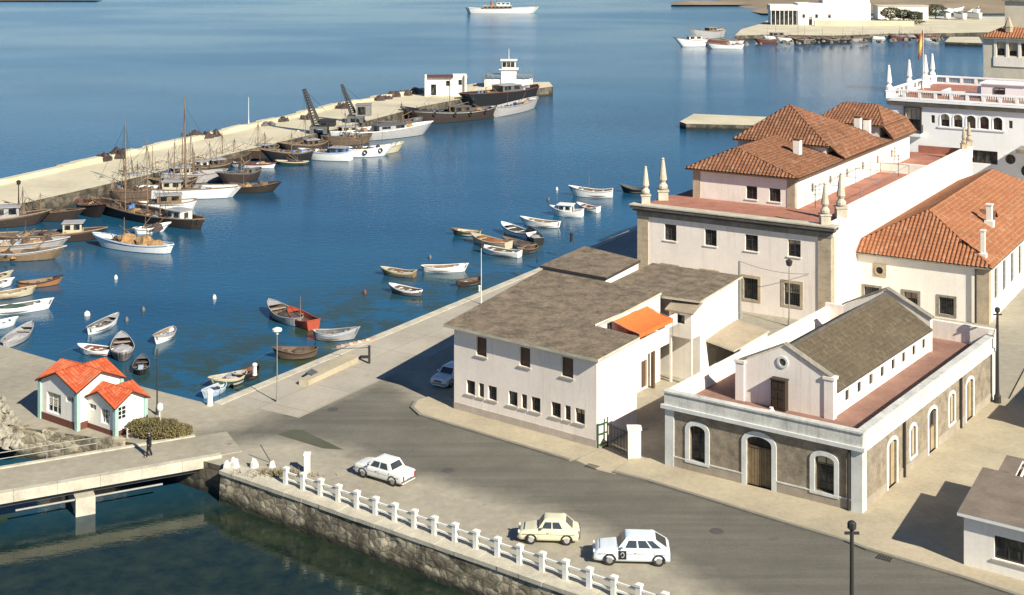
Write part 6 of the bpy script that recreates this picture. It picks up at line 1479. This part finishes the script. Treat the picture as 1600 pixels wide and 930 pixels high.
# hedge
m = MB(); rnd = random.Random(9)
hp = G(243, 684); 
def leafmass(m, n, rx, ry, rz, cz, size, rnd):
    for k in range(n):
        while True:
            x, y, z = rnd.uniform(-1, 1), rnd.uniform(-1, 1), rnd.uniform(-1, 1)
            r = abs(x) ** 2.6 + abs(y) ** 2.6 + abs(z) ** 2.6
            if .25 < r < 1 + .25 * noise.noise(Vector((x * 3, y * 3, z * 3))): break
        c = Vector((x * rx, y * ry, cz + z * rz)); a = Vector((rnd.gauss(0, 1), rnd.gauss(0, 1), rnd.gauss(0, 1))).normalized(); b = a.orthogonal().normalized() * size * rnd.uniform(.5, 1.2); a = a * size
        m.poly([c - a, c + b * .5, c + a, c - b * .5])
leafmass(m, 5200, 2.05, .8, .62, .68, .085, rnd)
hd = thing('hedge', 'clipped rounded olive brown hedge beside the cottage', 'hedge', hp, R(-8))
lm = mat_rough('olive_hedge_leaves', (.14, .115, .045), .55, 1.2, 6, .9, bmp=0, world=False)
m.build('foliage', lm, hd, norm=False)
m = MB()
for k in range(7): m.tube((-1.6 + .5 * k, 0, 0), (-1.6 + .5 * k + .1, .1, 1.0), .05, n=5)
m.build('stem', 'frame_brown', hd)
m = MB(); rnd2 = random.Random(8); leafmass(m, 1500, .75, .55, .4, .38, .08, rnd2)
hd2 = thing('shrub', 'low loose olive shrub at the right end of the hedge', 'shrub', G(284, 681)); m.build('foliage', lm, hd2, norm=False)
m = MB(); m.tube((0, 0, 0), (0, 0, .5), .05, n=5); m.build('stem', 'frame_brown', hd2)
a, b = G(199, 686), G(268, 684)
t = thing('low_fence', 'low pale wooden fence in front of the hedge', 'fence', a); v_ = b - a
for k in range(5): m = MB(); p = v_ * (k / 4); m.gbox(p.x - .04, p.x + .04, p.y - .04, p.y + .04, 0, .75 if k != 3 else 1.9); m.build('post', 'coping', t)
for z in (.35, .65): m = MB(); m.tube((0, 0, z), (v_.x, v_.y, z), .03, n=5); m.build('rail', 'coping', t)
m = MB(); m.gbox(-.05, .05, -.05, .05, 0, 1.7); m.lathe((0, 0), [(.18, 1.7), (.22, 1.85), (.18, 2.1), (.05, 2.2)], 10); tag(m.build('garden_lamp', 'white', None, loc=G(250, 679)), 'short garden lamp with white globe behind the hedge', 'lamp')
# trees and shrubs on the far shore
fl = mat_rough('dark_far_foliage', (.04, .05, .022), .5, .5, 3, .9, bmp=0)
for k, (x, y, s, lab) in enumerate(((1392, 34, 4.2, 'dark bushy tree in front of the far white store, leftmost'), (1412, 34, 3.6, 'dark bushy tree in front of the far white store, middle'), (1428, 35, 3.2, 'low dark tree in front of the far white store, rightmost'), (1462, 30, 4.5, 'dark tree between the far white store and boatyard'))):
    p = G(x, y, -.3); tt = thing('tree', lab, 'tree', p, 0, 'trees on the far quay'); m = MB(); leafmass(m, 900, s, s * .8, s * .6, s * .95, .45, random.Random(k)); m.build('crown', fl, tt, norm=False)
    m = MB(); m.tube((0, 0, 0), (0, 0, s), .3, .15); m.build('trunk', 'frame_brown', tt)
p = G(1350, 38, -.3); m = MB(); leafmass(m, 1800, 27, 1.4, 1.2, 1.1, .5, random.Random(77)); tag(m.build('hedge', fl, None, loc=p, norm=False), 'long dark clipped hedge below the far waterfront building', 'hedge')

# ================================================================== CARS
def car(label, wf_px, wr_px, paint, spec):
    """near side wheels touch the road at wf_px (front) and wr_px (rear); x forward, y left (near side when facing left)"""
    a, b = G(*wf_px), G(*wr_px); d = a - b; rz = math.atan2(d.y, d.x); wb = spec['wb']
    left = Vector((-math.sin(rz), math.cos(rz), 0)); near = (a + b) / 2 - left * (spec['w'] / 2 - .12)
    c = near if spec.get('near', 1) > 0 else near
    t = thing('parked_car', label, 'car', (c.x, c.y, .004), rz)
    L0, L1 = spec['rear'], spec['front']; hw = spec['w'] / 2; zb = spec['belt']
    prof = spec['prof']                                     # (x, top z, half width factor)
    def cr(p0, p1, p2, p3, t): return tuple(.5 * ((2 * b) + (c_ - a) * t + (2 * a - 5 * b + 4 * c_ - d_) * t * t + (3 * b - a - 3 * c_ + d_) * t ** 3) for a, b, c_, d_ in zip(p0, p1, p2, p3))
    prof = [prof[0]] + list(prof) + [prof[-1]]
    prof = [cr(*prof[i:i + 4], q / 5) for i in range(len(prof) - 3) for q in range(5)] + [prof[-1]]
    m = MB(); rows = []
    for (x, zt, f) in prof:
        w = hw * f; zl = .24
        r = [(x, -w * .9, zl), (x, -w * .975, zl + .1), (x, -w, zl + (zt - zl) * .4), (x, -w, zl + (zt - zl) * .6), (x, -w * .985, zl + (zt - zl) * .78), (x, -w * .95, zt - .06), (x, -w * .9, zt - .022), (x, -w * .82, zt), (x, -w * .5, zt + .016), (x, 0, zt + .022)]
        rows.append(r + [(p[0], -p[1], p[2]) for p in r[-2::-1]])
    for r0, r1 in zip(rows, rows[1:]):
        for k in range(len(r0) - 1): m.poly([r0[k], r1[k], r1[k + 1], r0[k + 1]])
        m.poly([r0[0], r0[-1], r1[-1], r1[0]])
    m.poly(rows[0]); m.poly(rows[-1][::-1]); body = m.build('body', paint, t)
    for pl_ in body.data.polygons: pl_.use_smooth = True
    body.modifiers.new('weighted', 'WEIGHTED_NORMAL')
    # greenhouse
    (xb0, xb1, xt0, xt1, zt) = spec['cab']; wB, wT = hw * .9, hw * .74
    base = [(xb0, -wB, zb), (xb1, -wB, zb), (xb1, wB, zb), (xb0, wB, zb)]; top = [(xt0, -wT, zt), (xt1, -wT, zt), (xt1, wT, zt), (xt0, wT, zt)]
    m = MB()
    for k in range(4): j = (k + 1) % 4; m.poly([base[k], base[j], top[j], top[k]])
    lo_r = top
    for ins, dz in ((.025, .03), (.07, .055), (.16, .075), (.3, .09)):
        rt = [(xt0 + ins, -wT + ins, zt + dz), (xt1 - ins, -wT + ins, zt + dz), (xt1 - ins, wT - ins, zt + dz), (xt0 + ins, wT - ins, zt + dz)]
        for k in range(4): j = (k + 1) % 4; m.poly([lo_r[k], lo_r[j], rt[j], rt[k]])
        lo_r = rt
    m.poly(rt); m.build('roof', paint, t)
    def onface(A, B, C, D, s, h, off):
        A, B, C, D = map(Vector, (A, B, C, D)); lo = A.lerp(B, s); hi = D.lerp(C, s); nrm = (B - A).cross(D - A).normalized()
        return lo.lerp(hi, h) + nrm * off
    def glass(A, B, C, D, s0, s1, h0, h1, nm='window'):
        cen = (Vector(A) + Vector(C)) / 2; nrm = (Vector(B) - Vector(A)).cross(Vector(D) - Vector(A)); out = 1 if nrm.dot(cen - Vector(((xb0 + xb1) / 2, 0, zb))) > 0 else -1
        m = MB()
        q0 = [onface(A, B, C, D, s, h, .012 * out) for s, h in ((s0, h0), (s1, h0), (s1, h1), (s0, h1))]; q1_ = [onface(A, B, C, D, s, h, -.01 * out) for s, h in ((s0, h0), (s1, h0), (s1, h1), (s0, h1))]
        m.poly(q0, raw=True)
        for k in range(4): m.poly([q0[k], q0[(k + 1) % 4], q1_[(k + 1) % 4], q1_[k]], raw=True)
        return m.build(nm, 'carglass', t)
    for sd in (0, 1):
        A, B, C, D = (base[0], base[1], top[1], top[0]) if sd == 0 else (base[3], base[2], top[2], top[3])
        for (s0, s1) in spec['sidewin']: glass(A, B, C, D, s0, s1, .1, .86)
    glass(base[1], base[2], top[2], top[1], .08, .92, .1, .9, 'windscreen'); glass(base[0], base[3], top[3], top[0], .1, .9, .12, .88, 'rear_window')
    # wheels
    for fx in (wb / 2, -wb / 2):
        for sd in (-1, 1):
            y = sd * (hw - .11); r = spec.get('wr', .3)
            w = MB(); w.tube((fx, y - .085, r), (fx, y + .085, r), r, n=18); wo = w.build('wheel', 'rubber', t)
            w = MB(); w.tube((fx, y + sd * .08, r), (fx, y + sd * .1, r), r * .62, r * .5, n=14); w.build('rim', 'steel' if paint != 'carcream' else 'grey', wo)
            w = MB(); n_ = 12
            for k in range(n_):                              # dark wheel arch lip
                a0, a1 = math.pi * k / n_, math.pi * (k + 1) / n_; q = lambda a, rr: (fx + rr * math.cos(a), sd * (hw + .004), r + rr * math.sin(a))
                w.poly([q(a0, r * .9), q(a0, r * 1.24), q(a1, r * 1.24), q(a1, r * .9)])
            w.build('wheel_arch', 'black', t)
    for x, nm, mt in ((L1, 'headlight', 'lens'), (L0, 'tail_light', 'redlens')):
        s_ = 1 if x > 0 else -1
        for sd in (-1, 1):
            w = MB()
            if nm == 'headlight': w.tube((x - .05, sd * hw * .66, zb - .22), (x + .03, sd * hw * .66, zb - .22), .1, n=12)
            else: w.gbox(x - .03, x + .06, sd * hw * .74 - .07, sd * hw * .74 + .07, zb - .38, zb - .12)
            w.build(nm, mt, t)
        w = MB(); w.gbox(x + s_ * .02 - .05, x + s_ * .02 + .05, -hw * .92, hw * .92, .36, .48); w.build('bumper', 'chrome', t)
    for sd in (-1, 1):
        w = MB(); w.gbox(L0 + .25, L1 - .25, sd * hw * .995 - .012, sd * hw * .995 + .012, zb - .27, zb - .245); w.build('trim_strip', 'chrome', t)
        w = MB(); w.gbox(xb1 - .28, xb1 - .16, sd * (hw + .06) - .05, sd * (hw + .06) + .05, zb + .06, zb + .16); w.build('wing_mirror', 'chrome', t)
        for xs_ in spec['seams']: w = MB(); w.gbox(xs_ - .006, xs_ + .006, sd * hw - .007, sd * hw + .007, .34, zb - .06); w.build('door_seam', 'dkgrey', t)
    w = MB(); w.gbox(xb1 + .02, xb1 + .03, -hw * .78, hw * .78, zb + .03, zb + .04); w.gbox(L1 - .35, L1 - .34, -hw * .7, hw * .7, zb - .075, zb - .02); w.build('bonnet_seam', 'dkgrey', t)
    w = MB(); w.gbox(L1 + .005, L1 + .03, -hw * .45, hw * .45, zb - .34, zb - .2); w.build('grille', 'dkgrey', t)
    w = MB(); w.gbox(L0 - .035, L0 - .01, -.24, .24, .5, .6); w.build('number_plate', 'white', t)
    for sd in (-1, 1):
        w = MB(); w.gbox(spec['doorx'] - .006, spec['doorx'] + .006, sd * hw - .006, sd * hw + .006, .42, zb - .08); w.build('door_seam', 'dkgrey', t)
        w = MB(); w.gbox(spec['doorx'] + .1, spec['doorx'] + .26, sd * (hw + .002) - .02, sd * (hw + .002) + .02, zb - .2, zb - .165); w.build('door_handle', 'chrome', t)
    return t
sedan = dict(seams=(.82, -.95), wb=2.42, w=1.52, rear=-1.98, front=1.98, belt=.86, cab=(-1.08, .92, -.78, .5, 1.3), doorx=-.1, sidewin=((.13, .46), (.52, .86)),
             prof=[(-1.98, .74, .8), (-1.93, .84, .93), (-1.5, .87, .98), (-1.0, .88, 1), (0, .88, 1), (.95, .87, 1), (1.5, .83, .98), (1.9, .77, .92), (1.98, .66, .8)])
mini = dict(seams=(.6,), wb=2.03, w=1.43, rear=-1.72, front=1.72, belt=.86, cab=(-1.4, .62, -.9, .3, 1.3), doorx=-.12, sidewin=((.3, .58), (.62, .9)), wr=.28,
            prof=[(-1.72, .62, .82), (-1.62, .8, .93), (-1.3, .87, .98), (-.7, .88, 1), (.6, .87, 1), (1.1, .8, .97), (1.55, .71, .9), (1.72, .58, .78)])
hatch = dict(seams=(.8, -1.1), wb=2.69, w=1.63, rear=-1.95, front=2.2, belt=.92, cab=(-1.88, .9, -1.12, .48, 1.4), doorx=-.25, sidewin=((.12, .3), (.34, .58), (.62, .86)), wr=.3,
             prof=[(-1.97, .6, .86), (-1.93, .88, .95), (-1.6, .93, .98), (-.8, .94, 1), (.8, .94, 1), (1.4, .9, .98), (1.95, .83, .93), (2.2, .62, .82)])
car('white three box saloon car driving near the start of the white railing', (567.3, 746), (615, 760), 'carwhite', sedan)
car('small rounded cream car parked left of the bluish white hatchback', (829, 850), (886, 851.8), 'carcream', mini)
hc = car('bluish white hatchback with a dark square panel on its flank', (952, 883), (1029.7, 884.8), 'carblue', hatch)
m = MB(); m.gbox(.42, .86, .812, .83, .38, .84); pn_ = m.build('dark_panel', 'black', hc)
m = MB()
for k in range(10):
    a0, a1 = 5.4 * k / 10, 5.4 * (k + 1) / 10; m.tube((.64 + .09 * math.cos(a0), .832, .62 + .13 * math.sin(a0)), (.64 + .09 * math.cos(a1), .832, .62 + .13 * math.sin(a1)), .014, n=5)
m.build('ring_mark', 'white', pn_)
car('pale blue grey saloon parked nose out in the shade left of the white house', (703, 606), (731, 591.7), 'carblue', sedan)

# ================================================================== PEOPLE
def person(label, base, face, coat, legs, z=0.0, hgt=1.68, stride=.16):
    t = thing('person', label, 'person', G(*base, z), face)
    k = hgt / 1.7
    V = [(0, 0, .95), (0, 0, 1.15), (0, 0, 1.38), (.01, 0, 1.5), (.02, 0, 1.6), (.02, 0, 1.7),
         (0, .1, .9), (stride * .6, .11, .5), (stride, .11, .08), (stride + .16, .12, .04), (0, -.1, .9), (-stride * .1, -.11, .5), (-stride, -.11, .09), (-stride + .16, -.12, .04),
         (0, .2, 1.38), (-.04, .25, 1.12), (.06, .25, .88), (.09, .25, .8), (0, -.2, 1.38), (.03, -.25, 1.12), (.12, -.25, .9), (.15, -.25, .82)]
    Ed = [(0, 1), (1, 2), (2, 3), (3, 4), (4, 5), (0, 6), (6, 7), (7, 8), (8, 9), (0, 10), (10, 11), (11, 12), (12, 13), (2, 14), (14, 15), (15, 16), (16, 17), (2, 18), (18, 19), (19, 20), (20, 21)]
    rad = [.13, .125, .14, .055, .095, .08, .09, .065, .045, .04, .09, .065, .045, .04, .06, .045, .035, .04, .06, .045, .035, .04]
    me = bpy.data.meshes.new('body'); me.from_pydata([tuple(c * k for c in v) for v in V], Ed, []); me.materials.append(M['skin'])
    o = bpy.data.objects.new('body', me); COL.objects.link(o); o.parent = t
    md = o.modifiers.new('skin', 'SKIN')
    for i, r in enumerate(rad): me.skin_vertices[0].data[i].radius = (r * k, r * k * .95)
    me.skin_vertices[0].data[0].use_root = True
    o.modifiers.new('sub', 'SUBSURF').levels = 1; o.modifiers['sub'].render_levels = 2
    # clothes: coat to the knee, sleeves, trousers, hair
    m = MB(); m.fn = lambda x, y, z: Vector((x * k, y * k, z * k))
    prof = [(.17, .62), (.19, .75), (.185, .95), (.16, 1.12), (.19, 1.32), (.17, 1.43), (.08, 1.5)]
    i = len(m.v)
    for (r, z) in prof:
        for q in range(14): a = 2 * math.pi * q / 14; m.v.append(m.fn(r * .85 * math.cos(a), r * 1.15 * math.sin(a), z))
    for a in range(len(prof) - 1):
        for q in range(14): j = (q + 1) % 14; m.f.append((i + a * 14 + q, i + a * 14 + j, i + (a + 1) * 14 + j, i + (a + 1) * 14 + q)); m.m.append(0); m.uv.append(None)
    for sd, P in ((1, ((0, .2, 1.4), (-.04, .255, 1.12), (.06, .25, .86))), (-1, ((0, -.2, 1.4), (.03, -.255, 1.12), (.12, -.25, .88)))):
        m.tube(P[0], P[1], .075, .06, n=8); m.tube(P[1], P[2], .06, .05, n=8)
    m.build('coat', coat, t, smooth=True)
    m = MB(); m.fn = lambda x, y, z: Vector((x * k, y * k, z * k))
    for P in (((0, .1, .95), (stride * .6, .11, .5), (stride, .11, .07)), ((0, -.1, .95), (-stride * .1, -.11, .5), (-stride, -.11, .07))):
        m.tube(P[0], P[1], .105, .08, n=8); m.tube(P[1], P[2], .08, .065, n=8); m.tube((P[2][0] - .05, P[2][1], .05), (P[2][0] + .2, P[2][1], .04), .055, .04, n=8)
    m.build('trousers', legs, t, smooth=True)
    m = MB(); m.fn = lambda x, y, z: Vector((x * k, y * k, z * k)); m.lathe((.005, 0), [(.1, 1.58), (.112, 1.64), (.1, 1.71), (.06, 1.76), (.01, 1.775)], 12); m.build('hair', 'netdark', t, smooth=True)
    return t
person('person in long black clothes walking over the bridge end by the hedge', (233, 713), R(200), 'cloth', 'cloth', .06, 1.72)

# ================================================================== LIGHT, SKY, CAMERA
world = bpy.data.worlds.new('World'); scene.world = world; world.use_nodes = True
wt = world.node_tree; wt.nodes.clear()
wo = wt.nodes.new('ShaderNodeOutputWorld'); bg = wt.nodes.new('ShaderNodeBackground'); sk = wt.nodes.new('ShaderNodeTexSky')
sk.sky_type = 'NISHITA'; sk.sun_disc = False; sk.sun_elevation = R(34.4); sk.sun_rotation = R(141.5)
sk.air_density = 1.0; sk.dust_density = 0.0; sk.ozone_density = 4.0; sk.altitude = 600
bg.inputs['Strength'].default_value = 0.05
tn = wt.nodes.new('ShaderNodeMixRGB'); tn.blend_type = 'MULTIPLY'; tn.inputs[0].default_value = 1.0; tn.inputs[2].default_value = (0.84, 0.98, 1.14, 1)
wt.links.new(sk.outputs[0], tn.inputs[1]); wt.links.new(tn.outputs[0], bg.inputs[0]); wt.links.new(bg.outputs[0], wo.inputs[0])
ld = bpy.data.lights.new('sun', 'SUN'); ld.energy = 5.0; ld.angle = R(0.5); ld.color = (1.0, 0.93, 0.79)
lo_ = bpy.data.objects.new('sun', ld); COL.objects.link(lo_)
el = R(34.4); dv = Vector((-math.cos(R(51.5)) * math.cos(el), math.sin(R(51.5)) * math.cos(el), -math.sin(el)))
lo_.rotation_euler = dv.to_track_quat('-Z', 'Y').to_euler(); lo_.location = (40, 20, 60)
cd = bpy.data.cameras.new('camera'); cam = bpy.data.objects.new('camera', cd); COL.objects.link(cam)
cam.location = (0, 0, H); cam.rotation_euler = (R(90), 0, 0)
cd.sensor_width = 36; cd.lens = 36 * F / 1600; cd.shift_y = -(465 - Y0) / 1600
cd.clip_start = 1; cd.clip_end = 12000
scene.camera = cam
scene.render.engine = 'CYCLES'
scene.view_settings.view_transform = 'Standard'; scene.view_settings.look = 'None'; scene.view_settings.exposure = 0.62; scene.view_settings.gamma = 1.0
scene.view_settings.use_curve_mapping = False
scene.cycles.max_bounces = 6; scene.cycles.use_denoising = True
